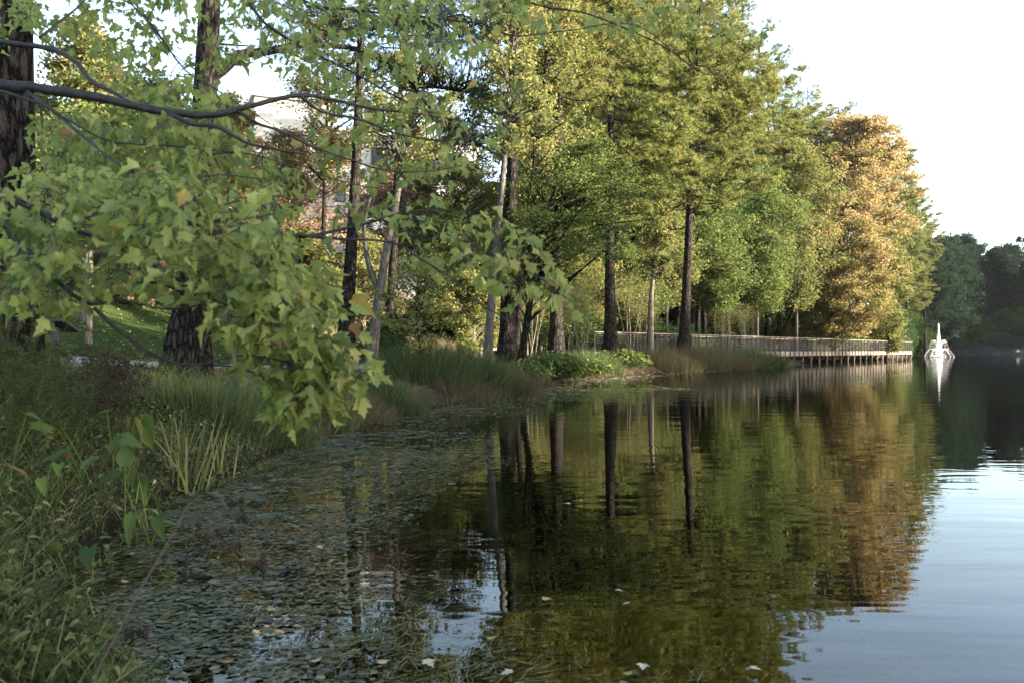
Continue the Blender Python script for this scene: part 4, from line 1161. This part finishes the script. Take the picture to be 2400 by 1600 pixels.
mb = MB(); mb.add(V, F, rng.uniform(0, 1, n)); tag(mb.build('pine_straw', M['straw']), 'brown fallen pine straw on the bank', kind='stuff')
def fringe_f(x, y):
    s = lake_s(x, y); return (s > -.15) & (s < 2.6) & (x < .62 * y) & (y > 11) & (y < 64)
x, y = scatter(rng, 110000, -4, 24, 10, 64, fringe_f)
P = np.stack([x, y, np.maximum(ground_z(x, y), -.03)], 1); mb = MB()
V, F, sg_ = blades(rng, P, .24 + .08 * np.sin(x * 2.3 + y), .006 + y * .0003, .6, .8, 2); mb.add(V, F, np.repeat(np.clip(rng.normal(.5, .28, len(x)), 0, 1), sg_))
tag(mb.build('shore_grass', M['brown_grass']), 'rough brown and green grass fringing the shore', kind='stuff')

# ------------------------------------------------------------------ floating weed mat and things on the water
def mat_edge(x, y):
    """how thick the floating mat is, 0..1"""
    s = -lake_s(x, y)
    # width of the mat measured out from the shore
    wd = np.interp(y, [0, 3, 5, 7.5, 10, 13.5, 17, 20, 24, 31, 40, 52, 66], [1.6, 1.5, 1.9, 2.2, 2.2, 1.6, 1.9, 3.2, 4.2, 2.8, 1.9, 1.3, .4])
    wd = wd + .45 * wob(x * .8, y * .5) * np.clip(y / 12, .4, 1.2)
    return np.clip((wd - s) / .6, 0, 1) * (s > -.1)
def mat_f(x, y):
    nz = .5 + .3 * np.sin(x * 5.1 + 2.2 * np.sin(y * 2.7)) * np.sin(y * 4.3 + 1.7 * np.sin(x * 3.1)) + .22 * np.sin(x * 13.7 + y * 3) * np.sin(y * 11.9 - x * 4)
    shore = np.clip(1.25 + lake_s(x, y) / 1.35, .08, 1.25)
    nz = nz + .22 * np.sin(x * 2.1 + 1.3 * np.sin(y * 1.4)) * np.sin(y * 1.9 - x * .7 + 1)
    return rng.uniform(0, 1, len(x)) < mat_edge(x, y) * np.clip((nz - .34) * 2.2 * shore + .06, 0, 1)
def ovals(P, a, la, lb, tilt):
    n = len(P); k = 7; t = np.arange(k) / k * 2 * math.pi
    A = np.stack([np.cos(a), np.sin(a), tilt], 1); B = np.stack([-np.sin(a), np.cos(a), tilt * .5], 1)
    V = P[:, None] + A[:, None] * (np.cos(t)[None, :, None] * la[:, None, None]) + B[:, None] * (np.sin(t)[None, :, None] * lb[:, None, None])
    return V.reshape(-1, 3), np.arange(n * k).reshape(-1, k)
mb = MB()
for n, y0, y1, sz in ((70000, 2.3, 6, .0105), (80000, 5, 11, .015), (60000, 9, 24, .026), (60000, 20, 66, .06)):
    x, y = scatter(rng, n, -2.9, {6: 1.8, 11: 1.6, 24: 5, 66: 24}[y1], y0, y1, mat_f)
    m_ = len(x); P = np.stack([x, y, rng.uniform(.002, .012, m_)], 1)
    s_ = sz * (.45 + rng.gamma(2.0, .28, m_))
    V, F = ovals(P, rng.uniform(0, 6.28, m_), s_, s_ * rng.uniform(.6, 1.0, m_), rng.normal(0, .04, m_))
    if y1 == 66:
        al = MB(); al.add(V, F, rng.uniform(0, 1, m_)); M['algae'] = foliage('algae', [(.12, .13, .075), (.18, .19, .11), (.25, .24, .14)], .1, .12, .3)
        tag(al.build('algae', M['algae']), 'pale strip of algae along the far shore', kind='stuff')
    else: mb.add(V, F, np.clip(rng.normal(.32, .26, m_), 0, 1))
tag(mb.build('floating_weed', M['pad']), 'mat of small floating leaves along the shore', kind='stuff')
# stalks and shoots in the mat
mb = MB()
x, y = scatter(rng, 44000, -2.9, 5, 2.4, 24, lambda x, y: (rng.uniform(0, 1, len(x)) < mat_edge(x, y)), 1.3)
P = np.stack([x, y, 0 * x - .01], 1)
V, F, sg_ = blades(rng, P, .035 + .0012 * y, .003 + y * .0002, 1.4, .9, 2); mb.add(V, F, np.repeat(np.clip(rng.normal(.6, .28, len(x)), 0, 1), sg_))
x, y = scatter(rng, 26000, -2.6, 1.8, 2.3, 9, lambda x, y: (rng.uniform(0, 1, len(x)) < mat_edge(x, y)))
n = len(x); a = rng.normal(.5, .7, n)
V, F = quads(np.stack([x, y, rng.uniform(.004, .02, n)], 1), np.stack([np.cos(a), np.sin(a), rng.normal(0, .06, n)], 1), np.stack([-np.sin(a), np.cos(a), 0 * a], 1), rng.uniform(.02, .09, n), .0016)
mb.add(V, F, rng.uniform(.5, 1, n))
tag(mb.build('water_shoots', M['weed']), 'thin shoots and floating straws among the weed', kind='stuff')
# submerged weed under the surface
mb = MB(); n = 9000
cx = rng.normal(.5, .42, n); cy = rng.normal(3.1, .36, n); k = (cy > 2.2) & (cx > -.3) & (cx < 1.7); cx, cy = cx[k], cy[k]; n = len(cx)
a0 = .9 * np.sin(cx * 2.1 + 1) + .7 * np.cos(cy * 2.6) + rng.normal(0, .35, n)
p = np.stack([cx, cy, -.012 - .10 * rng.uniform(0, 1, n) - .05 * np.hypot(cx - .5, cy - 3.3)], 1)
for k in range(4):
    a1 = a0 + rng.normal(0, .25, n); q = p + np.stack([np.cos(a1), np.sin(a1), rng.normal(0, .08, n)], 1) * .055; q[:, 2] = np.minimum(q[:, 2], -.006)
    V, F = quads((p + q) / 2, norm(q - p), norm(np.stack([-np.sin(a1), np.cos(a1), 0 * a1], 1)), .033, .0022); mb.add(V, F, np.clip(rng.normal(.5, .2, n), 0, 1)); p = q; a0 = a1
M['under'] = foliage('submerged_weed', [(.16, .11, .03), (.34, .23, .05), (.5, .33, .08)], .2)
tag(mb.build('submerged_weed', M['under']), 'golden brown water weed streaming just under the surface', kind='stuff')

# ------------------------------------------------------------------ near maple: trunk out of the picture, limbs hanging in
def maple_template():
    half = [(.0, -.02), (.10, -.05), (.20, -.03), (.30, .05), (.27, .14), (.34, .24), (.38, .34), (.54, .53), (.40, .51), (.34, .55), (.23, .49), (.21, .60), (.26, .73), (.15, .76), (.09, .88), (.0, 1.06)]
    V = [(0, .3, 0)]
    for x_, y_ in half: V.append((x_, y_, 0))
    for x_, y_ in half[-2:0:-1]: V.append((-x_, y_, 0))
    V = np.array(V, float)
    V[:, 2] = .30 * np.abs(V[:, 0]) - .30 * (V[:, 1] - .1) ** 2
    n = len(V) - 1
    F = np.array([[0, 1 + i, 1 + (i + 1) % n] for i in range(n)])
    return V, F
MT_V, MT_F = maple_template()

rng = np.random.default_rng(2024)
MX, MY = -3.6, 2.4
mz = gz(MX, MY)
mp_root = tag(empty('maple_tree', (MX, MY, mz)), 'near maple with lobed green leaves, its long limbs hanging over bank and water', 'maple tree')
O = np.array([MX, MY, mz])
def P3(pts): return np.array([D(*p) for p in pts])
limbs = [  # picture x, y, depth ...; start radius, end radius
 ([(-260, 150, 3.1), (0, 195, 3.15), (90, 205, 3.15), (220, 225, 3.12), (330, 250, 3.1), (420, 262, 3.1), (500, 260, 3.1), (590, 235, 3.15), (680, 215, 3.3), (760, 225, 3.5), (860, 245, 3.7), (1000, 262, 4.0), (1180, 300, 4.3)], .024, .003),
 ([(380, 256, 3.1), (440, 283, 3.05), (500, 290, 3.0), (560, 322, 3.0), (625, 338, 3.0), (700, 350, 3.05)], .010, .003),
 ([(545, 255, 3.12), (600, 290, 3.15), (650, 310, 3.2), (720, 345, 3.3), (800, 372, 3.4), (900, 400, 3.5), (1040, 392, 3.6), (1180, 348, 3.8)], .007, .002),
 ([(690, 218, 3.3), (740, 255, 3.3), (830, 275, 3.4), (930, 310, 3.5), (1040, 320, 3.6), (1150, 300, 3.8)], .007, .002),
 ([(60, 210, 3.14), (130, 262, 3.0), (200, 318, 2.9), (250, 358, 2.8), (300, 395, 2.75)], .008, .003),
 ([(-260, 60, 3.4), (0, 95, 3.35), (110, 110, 3.3), (170, 143, 3.25), (212, 190, 3.2), (262, 216, 3.15), (300, 240, 3.12)], .014, .006),
 ([(85, 85, 3.32), (130, 50, 3.4), (180, 10, 3.5), (240, -60, 3.7)], .006, .003),
 ([(-260, 150, 3.1), (-60, 190, 3.0), (85, 238, 2.95), (150, 275, 2.95), (260, 325, 3.0), (400, 335, 3.05), (560, 352, 3.1)], .007, .002),
 ([(-300, 300, 2.6), (-100, 400, 2.55), (60, 470, 2.5), (160, 520, 2.48), (250, 560, 2.5), (330, 596, 2.5), (400, 640, 2.5), (455, 655, 2.5)], .013, .003),
 ([(-100, 400, 2.55), (40, 560, 2.4), (130, 650, 2.35), (205, 705, 2.35), (262, 688, 2.37), (300, 657, 2.4), (350, 652, 2.42), (430, 677, 2.45), (520, 705, 2.48), (600, 735, 2.5), (700, 760, 2.52), (800, 795, 2.55)], .0085, .002),
 ([(212, 706, 2.35), (270, 760, 2.38), (340, 808, 2.4), (400, 835, 2.42), (470, 838, 2.44), (545, 843, 2.46), (620, 868, 2.48), (700, 882, 2.5), (800, 893, 2.52)], .006, .0018),
 ([(262, 688, 2.37), (330, 700, 2.38), (400, 712, 2.4), (470, 700, 2.42), (520, 712, 2.44), (560, 770, 2.46), (600, 860, 2.5), (650, 930, 2.55)], .004, .0015),
 ([(470, 838, 2.44), (510, 822, 2.43), (570, 815, 2.42), (660, 830, 2.45), (720, 870, 2.5)], .0035, .0015),
 ([(250, 560, 2.5), (330, 575, 2.5), (380, 545, 2.52), (430, 505, 2.55), (520, 470, 2.6), (620, 450, 2.7), (700, 470, 2.8)], .006, .002),
 ([(160, 520, 2.48), (260, 470, 2.6), (380, 440, 2.7), (480, 400, 2.8), (600, 410, 2.9)], .006, .002),
 ([(620, 450, 2.7), (660, 560, 2.7), (700, 620, 2.7), (760, 655, 2.75), (800, 660, 2.8)], .003, .0015),
 ([(500, 510, 2.95), (570, 525, 2.98), (640, 538, 3.0), (700, 540, 3.02), (770, 527, 3.05), (850, 508, 3.1), (930, 485, 3.15), (1000, 480, 3.2), (1070, 500, 3.25)], .010, .002),
 ([(380, 470, 2.9), (500, 510, 2.95)], .011, .010),
 ([(300, 395, 2.75), (380, 470, 2.9)], .009, .009),
 ([(680, 541, 3.02), (780, 548, 3.0), (900, 556, 3.0), (960, 590, 3.0), (1040, 640, 3.0), (1100, 690, 3.0), (1170, 735, 3.02), (1190, 790, 3.02)], .006, .0015),
 ([(940, 487, 3.15), (985, 520, 3.1), (1060, 555, 3.1), (1160, 600, 3.1), (1240, 640, 3.1), (1310, 690, 3.1)], .004, .0015),
 ([(850, 508, 3.1), (960, 505, 3.15), (1060, 540, 3.2), (1130, 560, 3.2), (1200, 570, 3.2)], .003, .0015),
 ([(420, -120, 4.2), (560, 0, 4.1), (610, 55, 4.0), (700, 110, 4.0), (800, 160, 4.1), (900, 215, 4.2), (1000, 262, 4.3)], .010, .003),
 ([(560, -120, 4.6), (700, 0, 4.5), (850, 25, 4.5), (1000, 40, 4.4), (1100, 52, 4.4), (1180, 82, 4.4), (1300, 72, 4.5), (1450, 58, 4.6), (1560, 128, 4.7)], .008, .002),
 ([(860, -120, 4.4), (1000, 0, 4.3), (1012, 60, 4.2), (1000, 150, 4.2), (960, 225, 4.2), (940, 300, 4.2)], .008, .002),
 ([(880, -120, 4.6), (1020, 15, 4.4), (1100, 110, 4.3), (1180, 205, 4.3), (1250, 290, 4.3)], .006, .002),
 ([(1100, -90, 4.8), (1210, 0, 4.7), (1350, 28, 4.7), (1500, 90, 4.7), (1590, 150, 4.8), (1640, 166, 4.9), (1720, 112, 5.0), (1765, 82, 5.0)], .007, .0015),
 ([(180, -120, 4.0), (300, 0, 3.9), (360, 80, 3.8), (420, 160, 3.8), (500, 210, 3.8), (640, 300, 3.9)], .008, .002),
 ([(240, -60, 3.7), (330, 40, 3.7), (380, 110, 3.7), (480, 180, 3.7)], .004, .002),
 ([(450, 360, 3.2), (560, 352, 3.1), (700, 390, 3.2), (820, 425, 3.3), (960, 450, 3.4)], .003, .0015),
]
nodes = []; par = []; rad_ = []
edges_A = []; edges_B = []; ra_ = []; rb_ = []
tb = MB()
for pts, r0, r1 in limbs:
    W3 = P3(pts); L_ = np.linalg.norm(np.diff(W3, axis=0), axis=1).sum()
    Q = smooth_path(W3, max(8, int(L_ / .035)))
    u = np.linspace(0, 1, len(Q)); rr = r0 + (r1 - r0) * u ** .8
    Q = Q + np.cumsum(rng.normal(0, .0012, Q.shape), 0) * (1 - .3 * u[:, None])
    add_tube(tb, Q - O, rr * (1 + .08 * rng.normal(size=len(Q))), 7)
    for q, r_ in zip(Q, rr): nodes.append(q); rad_.append(r_)
# scaffold joining the limbs to the trunk, outside the picture
tk = smooth_path(np.array([[MX, MY, mz - .2], [MX + .05, MY, mz + 1.2], [MX - .05, MY + .05, mz + 3], [MX, MY + .1, mz + 5.5]]), 16)
add_tube(tb, tk - O, np.linspace(.15, .06, 16), 12, .4)
for (pts, r0, r1) in limbs:
    if pts[0][0] < -50 or pts[0][1] < -50:
        S = D(*pts[0]); zt_ = min(max(S[2] - .3, 1.0), 5.2)
        T0 = np.array([MX, MY + .05, zt_]); add_tube(tb, smooth_path(np.array([T0, (T0 + S) / 2 + np.array([0, 0, .08]), S]), 12) - O, np.linspace(r0 * 1.5, r0, 12), 7)
tb.build('trunk', M['twig'], mp_root, True)

def in_poly(x, y, poly):
    c = np.zeros(len(x), bool); m_ = len(poly)
    for i in range(m_):
        ax, ay = poly[i]; bx, by = poly[(i + 1) % m_]
        with np.errstate(divide='ignore', invalid='ignore'):
            c ^= ((ay > y) != (by > y)) & (x < (bx - ax) * (y - ay) / (by - ay) + ax)
    return c
regions = [  # outline in the picture, depths, how many sprays, leaf size
 ([(-60, 430), (120, 395), (300, 385), (480, 410), (620, 430), (690, 470), (650, 550), (690, 640), (740, 720), (640, 740), (560, 750), (440, 690), (330, 640), (230, 620), (140, 700), (60, 690), (-60, 650)], 2.15, 3.1, 400, .046),
 ([(500, 600), (640, 600), (740, 690), (800, 770), (850, 860), (700, 890), (610, 840), (560, 760)], 2.35, 2.7, 125, .049),
 ([(600, 860), (720, 850), (850, 870), (700, 950), (640, 955)], 2.45, 2.65, 36, .047),
 ([(90, 250), (300, 240), (520, 290), (600, 350), (720, 420), (640, 440), (400, 420), (200, 400), (90, 420)], 3.0, 4.4, 330, .047),
 ([(-40, -40), (1220, -40), (1180, 60), (1060, 130), (940, 190), (760, 215), (600, 120), (430, 140), (300, 170), (180, 100), (60, 60), (-40, 120)], 3.6, 5.4, 300, .052),
 ([(200, 150), (430, 170), (540, 210), (530, 300), (480, 320), (300, 250)], 3.2, 4.6, 90, .052),
 ([(700, 240), (960, 200), (1200, 170), (1210, 360), (1000, 420), (720, 420)], 3.4, 4.5, 56, .055),
 ([(860, 430), (1020, 445), (1100, 470), (1230, 520), (1330, 690), (1290, 720), (1160, 650), (1000, 600), (900, 560), (760, 480)], 2.95, 3.25, 60, .050),
 ([(690, 600), (800, 650), (800, 700), (700, 680)], 2.7, 2.85, 10, .075),
 ([(1180, -20), (1500, -20), (1780, 60), (1760, 120), (1600, 160), (1400, 80), (1200, 110)], 4.5, 5.1, 16, .075),
]
TG = []; TS = []
for poly, d0, d1, cnt, sz in regions:
    pa_ = np.array(poly); got = 0
    while got < cnt:
        x_ = rng.uniform(pa_[:, 0].min(), pa_[:, 0].max(), 200); y_ = rng.uniform(pa_[:, 1].min(), pa_[:, 1].max(), 200)
        k = in_poly(x_, y_, poly); x_, y_ = x_[k][:cnt - got], y_[k][:cnt - got]
        for a_, b_ in zip(x_, y_): TG.append(D(a_, b_, rng.uniform(d0, d1))); TS.append(sz)
        got += len(x_)
TG = np.array(TG); TS = np.array(TS)
NODES = np.array(nodes); NR = np.array(rad_)
# nearest first, twigs grow on twigs
dist = np.array([np.min(np.linalg.norm(NODES - t, axis=1)) for t in TG])
order = np.argsort(dist)
bufN = np.zeros((len(NODES) + len(TG) * 14, 3)); bufR = np.zeros(len(bufN)); nn = len(NODES); bufN[:nn] = NODES; bufR[:nn] = NR
tA = []; tB = []; tra = []; trb = []; tipdir = np.zeros((len(TG), 3)); side_pts = []
for i in order:
    t = TG[i]; dd = np.linalg.norm(bufN[:nn] - t, axis=1) + 1.5 * (bufR[:nn] < .0011); j = int(np.argmin(dd)); A = bufN[j]; L_ = np.linalg.norm(t - A)
    k = int(np.clip(L_ / .045, 2, 14)); u = np.linspace(0, 1, k + 1)[:, None]
    sag = np.array([rng.normal(0, .06), rng.normal(0, .06), rng.uniform(-.02, .12)]) * L_
    path = A + (t - A) * u + sag * 4 * u * (1 - u) * .6
    r0 = min(bufR[j] * .75, .0028); r1 = .0011
    rr = r0 + (max(r1, r0 * .55) - r0) * u[:, 0]
    tA.append(path[:-1]); tB.append(path[1:]); tra.append(rr[:-1]); trb.append(rr[1:])
    bufN[nn:nn + k] = path[1:]; bufR[nn:nn + k] = rr[1:]; nn += k
    tipdir[i] = norm(path[-1] - path[-2])
    if k > 4: side_pts.append((path[k // 2], TS[i], norm(path[-1] - path[-2])))
lf_P = []; lf_S = []; lf_O = []; pA = []; pB = []
def add_leaf(p, sz, od):
    pet = rng.uniform(.035, .075); d_ = norm(od * .6 + randdir(rng, 1)[0] * .8 + np.array([0, 0, -.25])); e = p + d_ * pet + np.array([0, 0, -.012])
    pA.append(p); pB.append(e); lf_P.append(e); lf_S.append(sz * rng.uniform(.5, 1.22)); lf_O.append(norm(d_ * np.array([1, 1, .3]) + np.array([0, 0, -.55])))
for i in range(len(TG)):
    for _ in range(int(rng.integers(3, 6))): add_leaf(TG[i] - tipdir[i] * rng.uniform(0, .05), TS[i], tipdir[i])
for p, s_, d_ in side_pts:
    for _ in range(2): add_leaf(p, s_, d_)
mb = MB()
V, F = prisms(np.concatenate(tA), np.concatenate(tB), np.concatenate(tra), np.concatenate(trb), 4); mb.add(V - O, F)
V, F = prisms(np.array(pA), np.array(pB), .0008, .0007, 3); mb.add(V - O, F)
mb.build('twigs', M['twig'], mp_root)
Pn = np.array(lf_P); n = len(Pn); Ld = norm(np.array(lf_O) + rng.normal(size=(n, 3)) * .35); 
Nn = norm(rng.normal(size=(n, 3)) * .75 + np.array([.15, -.25, .75])); Nn = norm(Nn - Ld * (Nn * Ld).sum(1, keepdims=True)); Wd = np.cross(Ld, Nn)
sz = np.array(lf_S)
curl = rng.uniform(-.4, 3.4, n)
TVn = MT_V
V = Pn[:, None] + (TVn[None, :, 0:1] * Wd[:, None] * rng.uniform(.8, 1.1, (n, 1, 1)) + TVn[None, :, 1:2] * Ld[:, None] + TVn[None, :, 2:3] * Nn[:, None] * curl[:, None, None]) * sz[:, None, None]
F = (np.arange(n) * len(TVn))[:, None, None] + MT_F[None]
tone = np.clip(rng.normal(.36, .13, n) + (rng.uniform(0, 1, n) < .05) * rng.uniform(.2, .6, n) + np.where(Pn[:, 0] > -.4, .06, 0), 0, 1)
mb = MB(); mb.add(V.reshape(-1, 3) - O, F.reshape(-1, 3), np.repeat(tone, len(MT_F)))
mb.build('leaves', M['maple'], mp_root)

# long-needled limb of the flared pine, crossing behind the maple
for_p = [o for o in bpy.data.objects if o.get('label', '').startswith('pine with a flared')][0]
O2 = np.array(for_p.location)
def needle_limb(paths, tufts, name, parent, O2, seed, k=26, nl=.2):
    rg = np.random.default_rng(seed); mb = MB()
    for pts, r0, r1 in paths: add_tube(mb, smooth_path(P3(pts), 22) - O2, np.linspace(r0, r1, 22), 8)
    TT = []
    for (px, py, d, sx, sy, n_) in tufts:
        for _ in range(n_):
            TT.append(D(px + rg.normal(0, sx), py + rg.normal(0, sy), d + rg.normal(0, .35)))
    TT = np.array(TT); n = len(TT)
    allp = np.concatenate([smooth_path(P3(p[0]), 22) for p in paths])
    for t in TT:
        j = allp[np.argmin(np.linalg.norm(allp - t, axis=1) + rg.uniform(0, .5, len(allp)))]
        m_ = (t + j) / 2 + rg.normal(0, .08, 3); V, F = prisms(np.array([j, m_]), np.array([m_, t]), np.array([.012, .008]), np.array([.008, .004]), 4); mb.add(V - O2, F)
    o = mb.build(name, M['pine_bark'], parent, True)
    dirs = norm(np.repeat(norm(np.c_[rg.normal(.3, .5, n), rg.normal(0, .5, n), rg.uniform(.1, .8, n)]), k, 0) + randdir(rg, n * k) * .75)
    base = np.repeat(TT, k, 0) - O2; L = nl * rg.uniform(.7, 1.15, n * k); sd = norm(np.cross(dirs, randdir(rg, n * k))) * .0025
    tip = base + dirs * L[:, None]
    V = np.stack([base - sd, base + sd, tip], 1).reshape(-1, 3)
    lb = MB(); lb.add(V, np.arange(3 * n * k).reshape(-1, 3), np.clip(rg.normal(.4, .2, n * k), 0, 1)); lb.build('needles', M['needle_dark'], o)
needle_limb([([(468, 190, 14), (520, 150, 14), (545, 125, 14.0), (620, 115, 14.1), (700, 95, 14.3), (790, 70, 14.6), (880, 60, 15)], .10, .04),
             ([(700, 95, 14.3), (850, 120, 14.8), (940, 190, 15), (1010, 200, 15), (1100, 215, 15.2)], .05, .02),
             ([(880, 60, 15), (960, 50, 15.2), (1060, 30, 15.4)], .03, .012),
             ([(940, 190, 15), (1000, 260, 15), (1090, 330, 15)], .03, .01)],
            [(600, 105, 14, 40, 25, 16), (690, 60, 14, 30, 20, 14), (900, 40, 15, 50, 25, 60), (1000, 60, 15, 60, 30, 70), (1080, 110, 15.2, 40, 30, 50), (1050, 170, 15, 45, 25, 55), (1110, 210, 15, 35, 14, 40),
             (960, 130, 15, 50, 30, 55), (1060, 280, 15, 40, 35, 45), (1090, 340, 15, 30, 25, 26), (880, 160, 15, 30, 30, 30)], 'limb', for_p, O2, 55)

# ------------------------------------------------------------------ fallen leaves, dry stem
rng = np.random.default_rng(9)
lf0 = {}
M['fallen'] = foliage('fallen_leaf', [(.30, .24, .06), (.34, .19, .06), (.42, .36, .26), (.16, .2, .06)], .15, .05, .4)
for i, (px, py, s, tn, lab) in enumerate([(985, 1527, .055, .66, 'pale curled leaf floating near the bottom edge of the picture, beside the open blue water'), (1255, 1380, .05, .1, 'yellowish leaf lying over the brown water weed'), (880, 1525, .05, .6, 0), (728, 1522, .05, .66, 0), (290, 1340, .045, .05, 'yellow leaf on the floating weed near the dry stem'),
      (1420, 1360, .035, .66, 0), (1440, 1390, .035, .66, 0), (1130, 1470, .05, .05, 0), (625, 1405, .05, .0, 'bright yellow-green leaf on the floating weed'), (520, 1525, .06, .3, 'brown floating leaf at the bottom of the weed mat'), (1475, 1535, .05, .66, 0), (1440, 1552, .04, .0, 0),
      (1300, 1160, .07, .66, 0), (735, 1260, .05, .66, 0), (310, 1275, .05, .66, 0), (560, 1290, .05, .3, 0), (1165, 1550, .045, .66, 0), (1730, 1540, .04, .66, 0)]):
    d = 2000 * EYE / (py * K - 821); x, y = XY(px, d)
    key = round(tn * 10)
    if key not in lf0:
        mb = MB(); V = MT_V.copy(); V[:, 1] -= .4; V[:, 2] = V[:, 2] * .5 + .07; mb.add(V, MT_F, tn); lf0[key] = o = mb.build('fallen_leaf', M['fallen'])
    else:
        o = lf0[key].copy(); sc.collection.objects.link(o)
    o.location = (x, y, .012); o.rotation_euler = (rng.normal(0, .1), rng.normal(0, .1), rng.uniform(0, 6.28)); o.scale = (s * .95,) * 3
    tag(o, lab or 'pale fallen leaf lying flat on the water', 'leaf', 'fallen leaves on the water')
ds = empty('dry_stem', (0, 0, 0)); x0 = D(200, 1568, 1.75); z0 = -.02
base = np.array([-1.3, 1.6, gz(-1.3, 1.6)])
ds.location = base; tag(ds, 'thin blurred brown stem with dark seed heads arching up in front of the weed mat', 'plant')
path = smooth_path(np.array([base, D(130, 1640, 1.65), D(245, 1500, 1.68), D(320, 1360, 1.72), D(390, 1240, 1.76), D(430, 1165, 1.78), D(465, 1135, 1.8)]), 26) - base
mb = MB(); add_tube(mb, path, np.linspace(.0034, .0013, 26), 6)
br = []
for a, b in (((385, 1250, 1.76), (470, 1215, 1.8)), ((470, 1215, 1.8), (560, 1200, 1.82)), ((385, 1290, 1.75), (425, 1315, 1.8)), ((430, 1165, 1.78), (530, 1150, 1.85)), ((320, 1400, 1.72), (330, 1460, 1.75)), ((470, 1215, 1.8), (545, 1265, 1.85)), ((545, 1265, 1.85), (600, 1300, 1.85))):
    add_tube(mb, smooth_path(P3([a, b]), 6) - base, np.linspace(.0016, .001, 6), 5); br.append(D(*b) - base)
mb.build('stem', M['dead'], ds, True)
hd = []
for q in br:
    for _ in range(5): hd.append(q + rng.normal(0, .012, 3))
mb = MB(); mb.add(*drops(np.array(hd), rng.uniform(.004, .009, len(hd))), .0); mb.build('seed_heads', M['dead'], ds)

# ------------------------------------------------------------------ haze and mist over the water
def fog(name, dens, col=(.97, .98, 1.0), noise=None, aniso=.3):
    m, nt, out = newmat(name)
    pv = N(nt, "ShaderNodeVolumePrincipled"); pv.inputs["Color"].default_value = (*col, 1); pv.inputs["Density"].default_value = dens; pv.inputs["Anisotropy"].default_value = aniso
    nt.links.new(pv.outputs[0], out.inputs["Volume"])
    return m
mb = MB(); mb.box((35, 75, 24), (400, 300, 52)); hz = mb.build('haze', fog('haze', .00006))
tag(hz, kind='stuff')
def ell(c, r_, seed):
    rg = np.random.default_rng(seed); n1_, n2_ = 24, 10; V = []; ph = rg.uniform(0, 6, 4)
    for j in range(n2_ + 1):
        v = math.pi * j / n2_
        for i in range(n1_):
            u = 2 * math.pi * i / n1_; w_ = 1 + .18 * math.sin(3 * u + ph[0]) + .12 * math.sin(5 * u + ph[1] + v * 2)
            V.append([c[0] + r_[0] * math.sin(v) * math.cos(u) * w_, c[1] + r_[1] * math.sin(v) * math.sin(u) * w_, max(.02, c[2] + r_[2] * math.cos(v) * (1 + .2 * math.sin(2 * u + ph[2])))])
    F = [[j * n1_ + i, j * n1_ + (i + 1) % n1_, (j + 1) * n1_ + (i + 1) % n1_, (j + 1) * n1_ + i] for j in range(n2_) for i in range(n1_)]
    return np.array(V), np.array(F)
rng = np.random.default_rng(6)
fm = fog('mist', .0025)
for i, (x, y, z, a, b, c) in enumerate([(79, 150, .7, 5, 4, 2.0), (88, 154, .9, 6, 4, 2.8), (83, 146, .4, 10, 5, 1.1), (97, 150, 1.0, 6, 5, 3.4), (92, 142, .4, 9, 5, 1.4)]):
    q = MB(); q.add(*ell((x, y, z), (a, b, c), i)); o = q.build('mist', fm, None, True); tag(o, 'thin mist lying on the far water', kind='stuff')
